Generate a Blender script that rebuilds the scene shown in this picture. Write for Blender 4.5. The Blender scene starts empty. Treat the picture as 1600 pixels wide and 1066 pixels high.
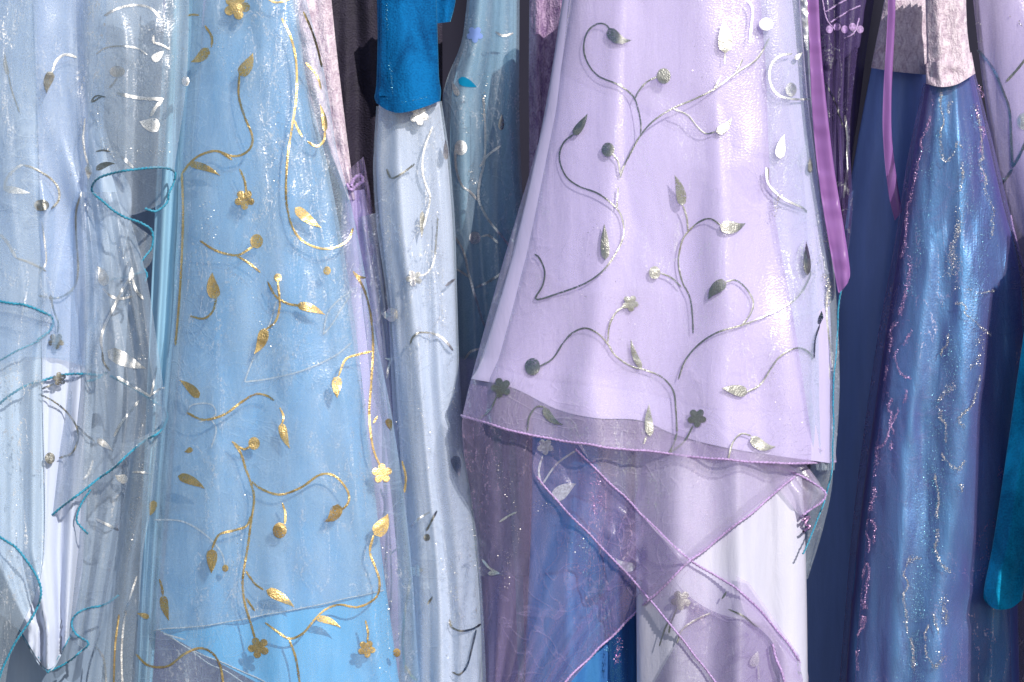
import bpy, math, random
import numpy as np
from mathutils import Vector

# ------------------------------------------------------------------ camera, light, exposure
S = 0.00065            # metres per photograph pixel on the plane y = 0
D = 2.6                # camera distance from that plane
ZC = 1.15              # camera height
C = bpy.context.scene.collection
scn = bpy.context.scene

cam_d = bpy.data.cameras.new('camera')
cam = bpy.data.objects.new('camera', cam_d)
C.objects.link(cam)
cam.location = (0, -D, ZC)
cam.rotation_euler = (math.radians(90), 0, 0)
cam_d.sensor_width = 36
cam_d.lens = 36 * D / (1600 * S)
cam_d.clip_end = 200
scn.camera = cam

TO_SUN = Vector((0.62, -1.0, 0.80)).normalized()
EL = math.asin(TO_SUN.z)
AZ = math.atan2(TO_SUN.x, TO_SUN.y)
world = bpy.data.worlds.new('World')
scn.world = world
world.use_nodes = True
wn = world.node_tree
bg = wn.nodes['Background']
sky = wn.nodes.new('ShaderNodeTexSky')
sky.sky_type = 'NISHITA'
sky.sun_disc = False
sky.sun_elevation = EL
sky.sun_rotation = AZ
wn.links.new(sky.outputs[0], bg.inputs[0])
bg.inputs[1].default_value = 0.09
sl = bpy.data.lights.new('sun', 'SUN')
sl.energy = 4.1
sl.angle = math.radians(0.5)
sl.color = (1.0, 0.94, 0.85)
so = bpy.data.objects.new('sun', sl)
C.objects.link(so)
so.rotation_euler = TO_SUN.to_track_quat('Z', 'Y').to_euler()
so.location = (3, -5, 6)
scn.view_settings.view_transform = 'Standard'
scn.view_settings.look = 'None'
scn.view_settings.exposure = 0.0
scn.view_settings.gamma = 1.0
scn.render.engine = 'CYCLES'
cy = scn.cycles
cy.transparent_max_bounces = 40
cy.max_bounces = 8
cy.diffuse_bounces = 4
cy.sample_clamp_indirect = 6
cy.sample_clamp_direct = 0
cy.use_denoising = True

# ------------------------------------------------------------------ small helpers
def lin(r, g, b, k=1.0):
    def f(c):
        c /= 255.0
        return k * (c / 12.92 if c <= 0.04045 else ((c + 0.055) / 1.055) ** 2.4)
    return (f(r), f(g), f(b), 1.0)

def to_world(X, Y, d):
    """photograph pixel and depth in pixels (negative is nearer) -> metres"""
    y = np.asarray(d, float) * S
    k = S * (D + y) / D
    return np.stack([(np.asarray(X, float) - 800) * k, y, (533 - np.asarray(Y, float)) * k + ZC], -1)

_rng = np.random.RandomState(7)
_tab = _rng.rand(256, 256)

def vnoise(x, y, seed=0):
    x = np.asarray(x, float) + seed * 17.31
    y = np.asarray(y, float) + seed * 9.77
    xi = np.floor(x).astype(int); yi = np.floor(y).astype(int)
    fx = x - xi; fy = y - yi
    fx = fx * fx * fx * (fx * (fx * 6 - 15) + 10); fy = fy * fy * fy * (fy * (fy * 6 - 15) + 10)
    a = _tab[xi % 256, yi % 256]; b = _tab[(xi + 1) % 256, yi % 256]
    c = _tab[xi % 256, (yi + 1) % 256]; d = _tab[(xi + 1) % 256, (yi + 1) % 256]
    return (a * (1 - fx) + b * fx) * (1 - fy) + (c * (1 - fx) + d * fx) * fy - 0.5

def resample(pts, n, smooth=True):
    p = np.array(pts, float)
    if smooth and len(p) > 2:
        q = np.vstack([2 * p[0] - p[1], p, 2 * p[-1] - p[-2]])
        out = []
        for i in range(1, len(q) - 2):
            p0, p1, p2, p3 = q[i - 1], q[i], q[i + 1], q[i + 2]
            t = np.linspace(0, 1, 14, endpoint=False)[:, None]
            out.append(0.5 * (2 * p1 + (p2 - p0) * t + (2 * p0 - 5 * p1 + 4 * p2 - p3) * t ** 2 + (3 * p1 - p0 - 3 * p2 + p3) * t ** 3))
        out.append(p[-1:])
        p = np.vstack(out)
    seg = np.linalg.norm(np.diff(p, axis=0), axis=1)
    s = np.concatenate([[0], np.cumsum(seg)])
    t = np.linspace(0, s[-1], n)
    return np.stack([np.interp(t, s, p[:, k]) for k in range(p.shape[1])], -1)

def length(pts):
    p = np.array(pts, float)
    return np.linalg.norm(np.diff(p, axis=0), axis=1).sum()

ORIGIN = {}

def thing(name, label, cat, at, group=None):
    o = bpy.data.objects.new(name, None)
    C.objects.link(o)
    o.empty_display_size = 0.05
    w = to_world(*at)
    o.location = w
    o['label'] = label
    o['category'] = cat
    if group:
        o['group'] = group
    ORIGIN[o] = np.array(w)
    return o

def link_mesh(name, verts, faces, mat, parent=None, uv=None, smooth=True, label=None, kind=None):
    me = bpy.data.meshes.new(name)
    org = ORIGIN.get(parent, np.zeros(3))
    v = np.asarray(verts, float) - org
    me.from_pydata(v.tolist(), [], [tuple(f) for f in faces])
    if uv is not None:
        lay = me.uv_layers.new(name='cloth')
        idx = np.zeros(len(me.loops), dtype=np.int32)
        me.loops.foreach_get('vertex_index', idx)
        lay.data.foreach_set('uv', np.asarray(uv, np.float32)[idx].ravel())
    me.materials.append(mat)
    if smooth:
        me.polygons.foreach_set('use_smooth', np.ones(len(me.polygons), dtype=bool))
    me.update()
    o = bpy.data.objects.new(name, me)
    C.objects.link(o)
    if parent is not None:
        o.parent = parent
        ORIGIN[o] = org
    if label:
        o['label'] = label
    if kind:
        o['kind'] = kind
    return o

# ------------------------------------------------------------------ materials
def new_mat(name):
    m = bpy.data.materials.new(name)
    m.use_nodes = True
    nt = m.node_tree
    for n in list(nt.nodes):
        nt.nodes.remove(n)
    out = nt.nodes.new('ShaderNodeOutputMaterial')
    return m, nt, out

def N(nt, t, **kw):
    n = nt.nodes.new(t)
    for k, v in kw.items():
        if k.startswith('i_'):
            n.inputs[k[2:].replace('_', ' ')].default_value = v
        else:
            setattr(n, k, v)
    return n

def math_n(nt, op, a, b=None, clamp=False):
    n = nt.nodes.new('ShaderNodeMath')
    n.operation = op
    n.use_clamp = clamp
    for i, v in enumerate((a, b)):
        if v is None:
            continue
        if isinstance(v, (int, float)):
            n.inputs[i].default_value = v
        else:
            nt.links.new(v, n.inputs[i])
    return n.outputs[0]

def uv_noise(nt, sx, sy, scale=1.0, detail=2.0, rough=0.5, dist=0.0, off=0.0):
    tc = N(nt, 'ShaderNodeUVMap', uv_map='cloth')
    mp = N(nt, 'ShaderNodeMapping')
    mp.inputs['Scale'].default_value = (sx, sy, 1)
    mp.inputs['Location'].default_value = (off, off * 0.7, off)
    nt.links.new(tc.outputs[0], mp.inputs[0])
    nz = N(nt, 'ShaderNodeTexNoise')
    nz.inputs['Scale'].default_value = scale
    nz.inputs['Detail'].default_value = detail
    nz.inputs['Roughness'].default_value = rough
    nz.inputs['Distortion'].default_value = dist
    nt.links.new(mp.outputs[0], nz.inputs['Vector'])
    return nz.outputs['Fac']

def rng_map(nt, v, a, b, c=0.0, d=1.0):
    n = N(nt, 'ShaderNodeMapRange')
    n.inputs[1].default_value = a; n.inputs[2].default_value = b
    n.inputs[3].default_value = c; n.inputs[4].default_value = d
    nt.links.new(v, n.inputs[0])
    return n.outputs[0]

def crinkle(nt, off, width=0.022, sx=26, sy=7):
    """thin broken lines where the cloth is creased: ridge noise x patches x speckle"""
    a = uv_noise(nt, sx, sy, 1.0, 3.5, 0.6, 0.6, off)
    r = math_n(nt, 'ABSOLUTE', math_n(nt, 'SUBTRACT', a, 0.5))
    line = rng_map(nt, r, width, 0.0)
    patch = rng_map(nt, uv_noise(nt, 7, 2.6, 1.0, 2, 0.5, 0, off + 5), 0.44, 0.6)
    speck = rng_map(nt, uv_noise(nt, 300, 260, 1.0, 1, 0.5, 0, off + 9), 0.42, 0.62)
    return math_n(nt, 'MULTIPLY', math_n(nt, 'MULTIPLY', line, patch), speck), patch, speck

def bump(nt, h, strength, dist=0.002):
    b = N(nt, 'ShaderNodeBump')
    b.inputs['Strength'].default_value = strength
    b.inputs['Distance'].default_value = dist
    nt.links.new(h, b.inputs['Height'])
    return b.outputs[0]

def mix_shader(nt, fac, a, b):
    n = N(nt, 'ShaderNodeMixShader')
    if isinstance(fac, (int, float)):
        n.inputs[0].default_value = fac
    else:
        nt.links.new(fac, n.inputs[0])
    nt.links.new(a, n.inputs[1]); nt.links.new(b, n.inputs[2])
    return n.outputs[0]

def mix_col(nt, fac, a, b):
    n = N(nt, 'ShaderNodeMix', data_type='RGBA')
    if isinstance(fac, (int, float)):
        n.inputs[0].default_value = fac
    else:
        nt.links.new(fac, n.inputs[0])
    for k, v in ((6, a), (7, b)):
        if isinstance(v, tuple):
            n.inputs[k].default_value = v
        else:
            nt.links.new(v, n.inputs[k])
    return n.outputs[2]

_off = [0.0]
def sheer(name, col, alpha, gloss=0.13, edge=0.45, vein=0.4, vein_col=None, through=0.45, rough=0.28, cloud_amt=1.0):
    """organza: a see-through weave, denser where it turns edge-on, with shiny broken creases"""
    _off[0] += 3.17
    m, nt, out = new_mat(name)
    line, patch, speck = crinkle(nt, _off[0])
    lw = N(nt, 'ShaderNodeLayerWeight'); lw.inputs['Blend'].default_value = 0.45
    facing = math_n(nt, 'POWER', lw.outputs['Facing'], 1.6)
    grain = rng_map(nt, uv_noise(nt, 420, 420, 1, 1, 0.5, 0, 3), 0.3, 0.7, -0.045, 0.045)
    cloud = rng_map(nt, uv_noise(nt, 16, 6, 1, 6, 0.68, 0.8, _off[0]), 0.3, 0.7, -0.05 * cloud_amt, 0.07 * cloud_amt)
    a = math_n(nt, 'ADD', math_n(nt, 'MULTIPLY', facing, edge), math_n(nt, 'ADD', grain, alpha))
    # crumple marks: long soft lines left in every direction by folding and packing
    cr = math_n(nt, 'ABSOLUTE', math_n(nt, 'SUBTRACT', uv_noise(nt, 13, 8, 1, 2.5, 0.55, 1.2, _off[0] + 7), 0.5))
    cr2 = math_n(nt, 'ABSOLUTE', math_n(nt, 'SUBTRACT', uv_noise(nt, 7, 11, 1, 2.0, 0.5, 1.6, _off[0] + 13), 0.5))
    cr = math_n(nt, 'ADD', rng_map(nt, cr, 0.02, 0.0), rng_map(nt, cr2, 0.016, 0.0))
    cr = math_n(nt, 'MULTIPLY', cr, rng_map(nt, uv_noise(nt, 5, 4, 1, 2, 0.5, 0, _off[0] + 3), 0.4, 0.62, 0.1, 1.0))
    a = math_n(nt, 'ADD', a, math_n(nt, 'MULTIPLY', cr, 0.13))
    a = math_n(nt, 'ADD', a, cloud)
    a = math_n(nt, 'ADD', a, math_n(nt, 'MULTIPLY', line, vein), clamp=True)
    c = mix_col(nt, line, col, vein_col or (0.92, 0.93, 0.96, 1))
    h = uv_noise(nt, 60, 9, 1, 4, 0.62, 0.4, _off[0] + 2)
    nb = bump(nt, math_n(nt, 'ADD', h, math_n(nt, 'MULTIPLY', cr, 0.22)), 0.5, 0.004)
    fine = bump(nt, uv_noise(nt, 320, 320, 1, 1, 0.5, 0, 1), 0.25, 0.0012)
    df = N(nt, 'ShaderNodeBsdfDiffuse'); nt.links.new(c, df.inputs[0]); nt.links.new(nb, df.inputs['Normal'])
    tr = N(nt, 'ShaderNodeBsdfTranslucent'); nt.links.new(c, tr.inputs[0]); nt.links.new(nb, tr.inputs['Normal'])
    gl = N(nt, 'ShaderNodeBsdfGlossy'); gl.inputs['Roughness'].default_value = rough
    gl.inputs[0].default_value = (0.95, 0.95, 1, 1)
    nt.links.new(fine, gl.inputs['Normal'])
    body = mix_shader(nt, through, df.outputs[0], tr.outputs[0])
    gfac = math_n(nt, 'ADD', math_n(nt, 'MULTIPLY', line, 0.55), gloss, clamp=True)
    body = mix_shader(nt, gfac, body, gl.outputs[0])
    tp = N(nt, 'ShaderNodeBsdfTransparent'); tp.inputs[0].default_value = (1, 1, 1, 1)
    nt.links.new(mix_shader(nt, a, tp.outputs[0], body), out.inputs[0])
    return m

def satin(name, col, rough=0.42, spec=0.5, tint=None, coat=0.0, sheen=0.15, streak=0.10, crush=0.25, shot=None, shot_amt=0.0, metallic=0.0):
    """woven satin; `shot` is the colour of the cross thread that shows where the cloth turns"""
    _off[0] += 2.41
    m, nt, out = new_mat(name)
    p = N(nt, 'ShaderNodeBsdfPrincipled')
    v = rng_map(nt, uv_noise(nt, 34, 3, 1, 4, 0.6, 0.3, _off[0]), 0.3, 0.7)
    fine = uv_noise(nt, 380, 300, 1, 2, 0.6, 0, 2)
    dark = tuple(x * (1 - streak) for x in col[:3]) + (1,)
    lite = tuple(min(0.95, x * (1 + streak)) for x in col[:3]) + (1,)
    c = mix_col(nt, v, dark, lite)
    if shot:
        lw = N(nt, 'ShaderNodeLayerWeight'); lw.inputs['Blend'].default_value = 0.4
        c = mix_col(nt, math_n(nt, 'MULTIPLY', lw.outputs['Facing'], shot_amt, clamp=True), c, shot)
    nt.links.new(c, p.inputs['Base Color'])
    p.inputs['Roughness'].default_value = rough
    p.inputs['Metallic'].default_value = metallic
    p.inputs['Specular IOR Level'].default_value = spec
    if tint:
        p.inputs['Specular Tint'].default_value = tint
    p.inputs['Sheen Weight'].default_value = sheen
    p.inputs['Sheen Roughness'].default_value = 0.4
    p.inputs['Anisotropic'].default_value = 0.5
    h = math_n(nt, 'ADD', math_n(nt, 'MULTIPLY', fine, 0.12), uv_noise(nt, 40, 8, 1, 5, 0.6, 0.5, _off[0] + 4))
    nt.links.new(bump(nt, h, crush, 0.004), p.inputs['Normal'])
    nt.links.new(p.outputs[0], out.inputs[0])
    return m

def velvet(name, col, lite, crush=0.5, sheen=0.8, scale=70, rough=0.55, aspect=0.7, sheen_tint=None, spec=0.3):
    """pile cloth: the nap lies in patches, so its tone wanders; a bright rim where it turns"""
    _off[0] += 1.93
    m, nt, out = new_mat(name)
    p = N(nt, 'ShaderNodeBsdfPrincipled')
    nap = uv_noise(nt, scale, scale * aspect, 1, 4, 0.62, 0.9, _off[0])
    pile = uv_noise(nt, 330, 330, 1, 1, 0.5, 0, 4)
    v = rng_map(nt, math_n(nt, 'ADD', nap, math_n(nt, 'MULTIPLY', pile, 0.35)), 0.5, 0.84)
    nt.links.new(mix_col(nt, v, col, lite), p.inputs['Base Color'])
    p.inputs['Roughness'].default_value = rough
    p.inputs['Specular IOR Level'].default_value = spec
    p.inputs['Sheen Weight'].default_value = sheen
    p.inputs['Sheen Roughness'].default_value = 0.3
    if sheen_tint:
        p.inputs['Sheen Tint'].default_value = sheen_tint
    h = math_n(nt, 'ADD', nap, math_n(nt, 'MULTIPLY', pile, 0.3))
    nt.links.new(bump(nt, h, crush, 0.004), p.inputs['Normal'])
    nt.links.new(p.outputs[0], out.inputs[0])
    return m

def foil(name, col, rough=0.34, glit=0.3, holes=0.0):
    """metallic foil print, finely broken up like glitter"""
    m, nt, out = new_mat(name)
    p = N(nt, 'ShaderNodeBsdfPrincipled')
    tc = N(nt, 'ShaderNodeTexCoord')
    nz = N(nt, 'ShaderNodeTexNoise'); nz.inputs['Scale'].default_value = 800; nz.inputs['Detail'].default_value = 1
    nt.links.new(tc.outputs['Object'], nz.inputs['Vector'])
    big = N(nt, 'ShaderNodeTexNoise'); big.inputs['Scale'].default_value = 40
    nt.links.new(tc.outputs['Object'], big.inputs['Vector'])
    c = mix_col(nt, rng_map(nt, nz.outputs['Fac'], 0.35, 0.65), tuple(x * 0.7 for x in col[:3]) + (1,), col)
    nt.links.new(c, p.inputs['Base Color'])
    p.inputs['Metallic'].default_value = 1.0
    nt.links.new(rng_map(nt, big.outputs['Fac'], 0.35, 0.65, rough - 0.08, rough + 0.12), p.inputs['Roughness'])
    patch = rng_map(nt, big.outputs['Fac'], 0.47, 0.58, 0.08, 1.0)
    h = math_n(nt, 'ADD', math_n(nt, 'MULTIPLY', nz.outputs['Fac'], patch), math_n(nt, 'MULTIPLY', big.outputs['Fac'], 2.2))
    nt.links.new(bump(nt, h, glit, 0.0012), p.inputs['Normal'])
    if holes:       # the print does not cover every thread: pinholes, more of them in worn patches
        ph = N(nt, 'ShaderNodeTexNoise'); ph.inputs['Scale'].default_value = 1100; ph.inputs['Detail'].default_value = 1
        nt.links.new(tc.outputs['Object'], ph.inputs['Vector'])
        wear = rng_map(nt, big.outputs['Fac'], 0.35, 0.7, -0.07, 0.07)
        k = math_n(nt, 'GREATER_THAN', math_n(nt, 'ADD', ph.outputs['Fac'], wear), 0.5 - holes)
        tp = N(nt, 'ShaderNodeBsdfTransparent')
        nt.links.new(mix_shader(nt, k, tp.outputs[0], p.outputs[0]), out.inputs[0])
    else:
        nt.links.new(p.outputs[0], out.inputs[0])
    return m

def thread(name, col):
    m, nt, out = new_mat(name)
    p = N(nt, 'ShaderNodeBsdfPrincipled')
    tc = N(nt, 'ShaderNodeTexCoord')
    nz = N(nt, 'ShaderNodeTexNoise'); nz.inputs['Scale'].default_value = 500
    nt.links.new(tc.outputs['Object'], nz.inputs['Vector'])
    c = mix_col(nt, rng_map(nt, nz.outputs['Fac'], 0.35, 0.65), tuple(x * 0.65 for x in col[:3]) + (1,), tuple(min(.9, x * 1.2) for x in col[:3]) + (1,))
    nt.links.new(c, p.inputs['Base Color'])
    p.inputs['Roughness'].default_value = 0.5
    p.inputs['Sheen Weight'].default_value = 0.4
    nt.links.new(p.outputs[0], out.inputs[0])
    return m

def plain(name, col, rough=0.8, scale=8):
    m, nt, out = new_mat(name)
    p = N(nt, 'ShaderNodeBsdfPrincipled')
    tc = N(nt, 'ShaderNodeTexCoord')
    nz = N(nt, 'ShaderNodeTexNoise'); nz.inputs['Scale'].default_value = scale; nz.inputs['Detail'].default_value = 6
    nt.links.new(tc.outputs['Object'], nz.inputs['Vector'])
    c = mix_col(nt, nz.outputs['Fac'], tuple(x * 0.7 for x in col[:3]) + (1,), tuple(x * 1.3 for x in col[:3]) + (1,))
    nt.links.new(c, p.inputs['Base Color'])
    p.inputs['Roughness'].default_value = rough
    nt.links.new(p.outputs[0], out.inputs[0])
    return m

M = {}
M['gold'] = foil('gold_foil', (0.82, 0.60, 0.27, 1), 0.30, 0.5, 0.17)
M['silver'] = foil('darkened_silver_foil', (0.42, 0.42, 0.40, 1), 0.32, 0.35, 0.18)  # silver print, base colour darkened for the dark surroundings it mirrors
M['bright_silver'] = foil('brightened_silver_foil', (0.93, 0.93, 0.93, 1), 0.46, 0.5, 0.16)  # same silver print, base colour raised where it catches the sun
M['teal_thread'] = thread('teal_thread', lin(30, 140, 175))
M['lilac_thread'] = thread('lilac_thread', lin(186, 156, 212))
M['grey_thread'] = thread('pale_grey_thread', lin(185, 195, 205))
M['teal_sheen_flakes'] = foil('aqua_sheen_flakes', (0.35, 0.80, 0.92, 1), 0.4, 0.3)  # aqua sheen and glints put in as coloured flakes
M['flakes'] = foil('pale_flakes', (0.92, 0.88, 0.82, 1), 0.4, 0.3)
M['pink_flakes'] = foil('lilac_flakes', (0.85, 0.55, 0.85, 1), 0.4, 0.3)

# ------------------------------------------------------------------ cloth panels
class Panel:
    """a hanging cloth: outline in photograph pixels, depth as a function of the pixel"""
    def __init__(s, left, right, base, bulge=0, folds=(), noise=(), top=None, bottom=None, over=None, gap=8, back=False, tilt=0.0, skew=0.0, ridges=()):
        s.left, s.right, s.base, s.bulge = left, right, base, bulge
        s.folds, s.noise, s.top, s.bottom = folds, noise, top, bottom
        s.over, s.gap, s.back, s.tilt, s.skew, s.ridges = over or [], gap, back, tilt, skew, ridges
        s.ly = np.array([p[1] for p in left], float); s.lx = np.array([p[0] for p in left], float)
        s.ry = np.array([p[1] for p in right], float); s.rx = np.array([p[0] for p in right], float)

    def q(s, X, Y):
        L = np.interp(Y, s.ly, s.lx); R = np.interp(Y, s.ry, s.rx)
        return (X - L) / np.maximum(R - L, 4.0)

    def depth(s, X, Y):
        X = np.asarray(X, float); Y = np.asarray(Y, float)
        q = np.clip(s.q(X, Y), -0.05, 1.05)
        y0 = min(s.ly[0], s.ry[0]); y1 = max(s.ly[-1], s.ry[-1])
        v = np.clip((Y - y0) / (y1 - y0), 0, 1)
        r = np.sqrt(np.clip(1 - (2 * q - 1) ** 2, 0, 1))
        d = s.base + s.tilt * v + s.skew * (q - 0.5) - s.bulge * (0.55 + 0.45 * v) * r
        edge = np.clip(r * 1.8, 0, 1)
        for (n, a0, a1, ph, sharp, wob) in s.folds:
            w = q * n + ph + wob * vnoise(q * 3, v * 3, n)
            f = np.sin(2 * math.pi * w)
            f = np.sign(f) * np.abs(f) ** sharp
            d = d + (a0 + (a1 - a0) * v) * f * edge
        for (q0, q1, wd, a0, a1) in s.ridges:      # one soft ridge (or valley) running down the cloth
            z = (q - (q0 + (q1 - q0) * v)) / wd
            d = d - (a0 + (a1 - a0) * v) * np.exp(-z * z) * edge
        for (a, wx, wy, seed) in s.noise:
            d = d + a * 2 * vnoise(X / wx, Y / wy, seed) * (0.25 + 0.75 * edge)
        for o in s.over:
            qo = o.q(X, Y)
            inside = np.clip(np.minimum(qo, 1 - qo) / 0.06, 0, 1)
            lim = o.depth(X, Y) - s.gap
            push = np.maximum(0, d - lim)
            d = d - push * inside
        return d

    def grid(s, nx, ny):
        L = resample(s.left, ny); R = resample(s.right, ny)
        T = resample(s.top or [s.left[0], s.right[0]], nx); B = resample(s.bottom or [s.left[-1], s.right[-1]], nx)
        th = np.linspace(0, math.pi, nx)
        u = ((1 - np.cos(th)) / 2 * 0.5 + np.linspace(0, 1, nx) * 0.5)
        k = np.linspace(0, 1, nx)
        T = np.stack([np.interp(u, k, T[:, i]) for i in (0, 1)], -1); B = np.stack([np.interp(u, k, B[:, i]) for i in (0, 1)], -1)
        v = np.linspace(0, 1, ny)[:, None, None]; uu = u[None, :, None]
        P = (1 - v) * T[None] + v * B[None] + (1 - uu) * L[:, None] + uu * R[:, None] \
            - ((1 - uu) * (1 - v) * T[0] + uu * (1 - v) * T[-1] + (1 - uu) * v * B[0] + uu * v * B[-1])
        return P

    def build(s, name, mat, parent, nx=90, ny=150, label=None):
        P = s.grid(nx, ny)
        X, Y = P[..., 0], P[..., 1]
        d = s.depth(X, Y)
        v = to_world(X, Y, d).reshape(-1, 3)
        uv = np.stack([X.ravel() / 1000, -Y.ravel() / 1000], -1)
        a = np.arange(nx * ny).reshape(ny, nx)
        f = np.stack([a[:-1, :-1], a[1:, :-1], a[1:, 1:], a[:-1, 1:]], -1).reshape(-1, 4).tolist()
        if s.back:      # the far side of the tube of cloth
            nb = 24
            sel = np.linspace(0, nx - 1, nb).astype(int)[1:-1]
            Xb, Yb = X[:, sel], Y[:, sel]
            q = np.clip(s.q(Xb, Yb), 0, 1)
            r = np.sqrt(np.clip(1 - (2 * q - 1) ** 2, 0, 1))
            db = np.maximum(s.base + s.bulge * 0.8 * r + 6 * np.sin(q * 40), d[:, sel] + 6)
            n0 = len(v)
            v = np.vstack([v, to_world(Xb, Yb, db).reshape(-1, 3)])
            uv = np.vstack([uv, np.stack([Xb.ravel() / 1000, -Yb.ravel() / 1000], -1)])
            b = n0 + np.arange(Xb.size).reshape(Xb.shape)
            ring = np.concatenate([a[:, -1:], b[:, ::-1], a[:, :1]], 1)
            f += np.stack([ring[:-1, :-1], ring[1:, :-1], ring[1:, 1:], ring[:-1, 1:]], -1).reshape(-1, 4).tolist()
        s.obj = link_mesh(name, v, f, mat, parent, uv, label=label)
        return s.obj

    def surf(s, X, Y, lift=0.0):
        return to_world(X, Y, s.depth(X, Y) - lift)

# ------------------------------------------------------------------ prints, hems, glitter laid on the cloth
LIFT = 1.6
def fill(name, P, F, panel, mat, dome, parent=None, lift=LIFT):
    P = np.array(P, float)
    w = panel.surf(P[:, 0], P[:, 1], lift + np.array(dome))
    return link_mesh(name, w, F, mat, parent or panel.obj)

def leaf(panel, mat, base, tip, w, c=0.0, name='leaf', **k):
    b = np.array(base, float); t = np.array(tip, float)
    ax = t - b; L = np.linalg.norm(ax); ax /= L; nr = np.array([-ax[1], ax[0]])
    n = 11
    sgrid = np.linspace(0, 1, n)
    prof = (sgrid ** 0.42) * (1 - sgrid ** 1.15) ** 1.05
    prof = prof / prof.max() * w / 2
    P, dome = [], []
    for i, sv in enumerate(sgrid):
        ctr = b + ax * L * sv + nr * c * 2.0 * L * (sv ** 2.2 - sv)
        tang = ax + nr * c * 2.0 * (2.2 * sv ** 1.2 - 1); tang /= np.linalg.norm(tang); n2 = np.array([-tang[1], tang[0]])
        h = max(prof[i], 0.25)
        sk = 0.22 * math.sin(b[0] * 1.7 + b[1]) * math.sin(sv * 3.1)
        for kx, dm in ((-1, 0), (0, 0.2), (1, 0)):
            P.append(ctr + n2 * h * (kx * (1 + 0.12 * math.sin(b[1])) + (sk if kx == 0 else 0))); dome.append(dm if 0 < i < n - 1 else 0)
    F = []
    for i in range(n - 1):
        for j in range(2):
            a = i * 3 + j
            F.append((a, a + 1, a + 4, a + 3))
    return fill(name, P, F, panel, mat, dome, **k)

def bud(panel, mat, c, r, ry=None, name='bud', **k):
    ry = ry or r * 1.12
    n = 18
    P = [c]; dome = [0.2]
    for ring, rr, dm in ((0, 0.6, 0.2), (1, 1.0, 0)):
        for i in range(n):
            a = 2 * math.pi * i / n
            P.append((c[0] + r * rr * math.cos(a), c[1] + ry * rr * math.sin(a))); dome.append(dm)
    F = [(0, 1 + i, 1 + (i + 1) % n) for i in range(n)]
    F += [(1 + i, 1 + n + i, 1 + n + (i + 1) % n, 1 + (i + 1) % n) for i in range(n)]
    return fill(name, P, F, panel, mat, dome, **k)

def flower(panel, mat, c, R, rot=0.3, name='flower', **k):
    n = 50
    P = [c]; dome = [0.2]
    for rr, dm in ((0.3, 0.2), (0.65, 0.25), (1.0, 0)):
        for i in range(n):
            a = 2 * math.pi * i / n
            lobe = 0.50 + 0.50 * abs(math.cos(2.5 * (a - rot))) ** 0.6
            q = R * rr * (lobe if rr > 0.4 else 0.75)
            P.append((c[0] + q * math.cos(a), c[1] + q * math.sin(a))); dome.append(dm)
    F = [(0, 1 + i, 1 + (i + 1) % n) for i in range(n)]
    for r in range(2):
        o = 1 + r * n
        F += [(o + i, o + n + i, o + n + (i + 1) % n, o + (i + 1) % n) for i in range(n)]
    return fill(name, P, F, panel, mat, dome, **k)

def stem(panel, mat, pts, w=4.6, name='stem', lift=LIFT, **k):
    n = max(4, int(length(pts) / 3.5))
    p = resample(pts, n)
    t = np.gradient(p, axis=0); t /= np.maximum(np.linalg.norm(t, axis=1, keepdims=True), 1e-6)
    nr = np.stack([-t[:, 1], t[:, 0]], -1)
    rr = np.random.RandomState(n * 7 + int(pts[0][0]))
    ww = w * 0.42 * (0.85 + 0.3 * rr.rand(n)); ww[0] *= 0.4; ww[-1] *= 0.4
    P, dome = [], []
    for i in range(n):
        for kx, dm in ((-1, 0), (0, 0.12), (1, 0)):
            P.append(p[i] + nr[i] * ww[i] * kx); dome.append(dm)
    F = [(i * 3 + j, i * 3 + j + 1, i * 3 + j + 4, i * 3 + j + 3) for i in range(n - 1) for j in range(2)]
    return fill(name, P, F, panel, mat, dome, lift=lift, **k)

def hem(panel, mat, pts, r=2.6, name='stitched_hem', parent=None, lift=1.0, smooth=True, dep=None):
    """overlock stitching rolled round the edge: a cord whose thickness pulses with every stitch"""
    n = max(6, int(length(pts) / 2.0))
    p = resample(pts, n, smooth)
    kk = np.arange(n) * 2.0
    p = p + np.stack([vnoise(kk / 37, kk * 0 + 2, int(p[0][0])), vnoise(kk / 31, kk * 0 + 5, int(p[0][1]))], -1) * 3.6
    r = r * 0.80
    d = panel.depth(p[:, 0], p[:, 1]) - lift
    if dep is not None:
        d = d + np.interp(np.linspace(0, 1, n), np.linspace(0, 1, len(dep)), dep)
    w = to_world(p[:, 0], p[:, 1], d)
    t = np.gradient(w, axis=0); t /= np.linalg.norm(t, axis=1, keepdims=True)
    up = np.array([0, 1.0, 0]); a = np.cross(t, up); a /= np.maximum(np.linalg.norm(a, axis=1, keepdims=True), 1e-6)
    b = np.cross(t, a)
    m = 6
    V = []
    for i in range(n):
        for j in range(m):
            ph = 2 * math.pi * j / m
            rad = r * S * (0.82 + 0.30 * math.cos(ph + i * 2.1))
            V.append(w[i] + rad * (a[i] * math.cos(ph) + b[i] * math.sin(ph)))
    F = [(i * m + j, i * m + (j + 1) % m, (i + 1) * m + (j + 1) % m, (i + 1) * m + j) for i in range(n - 1) for j in range(m)]
    return link_mesh(name, V, F, mat, parent or panel.obj)

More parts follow.
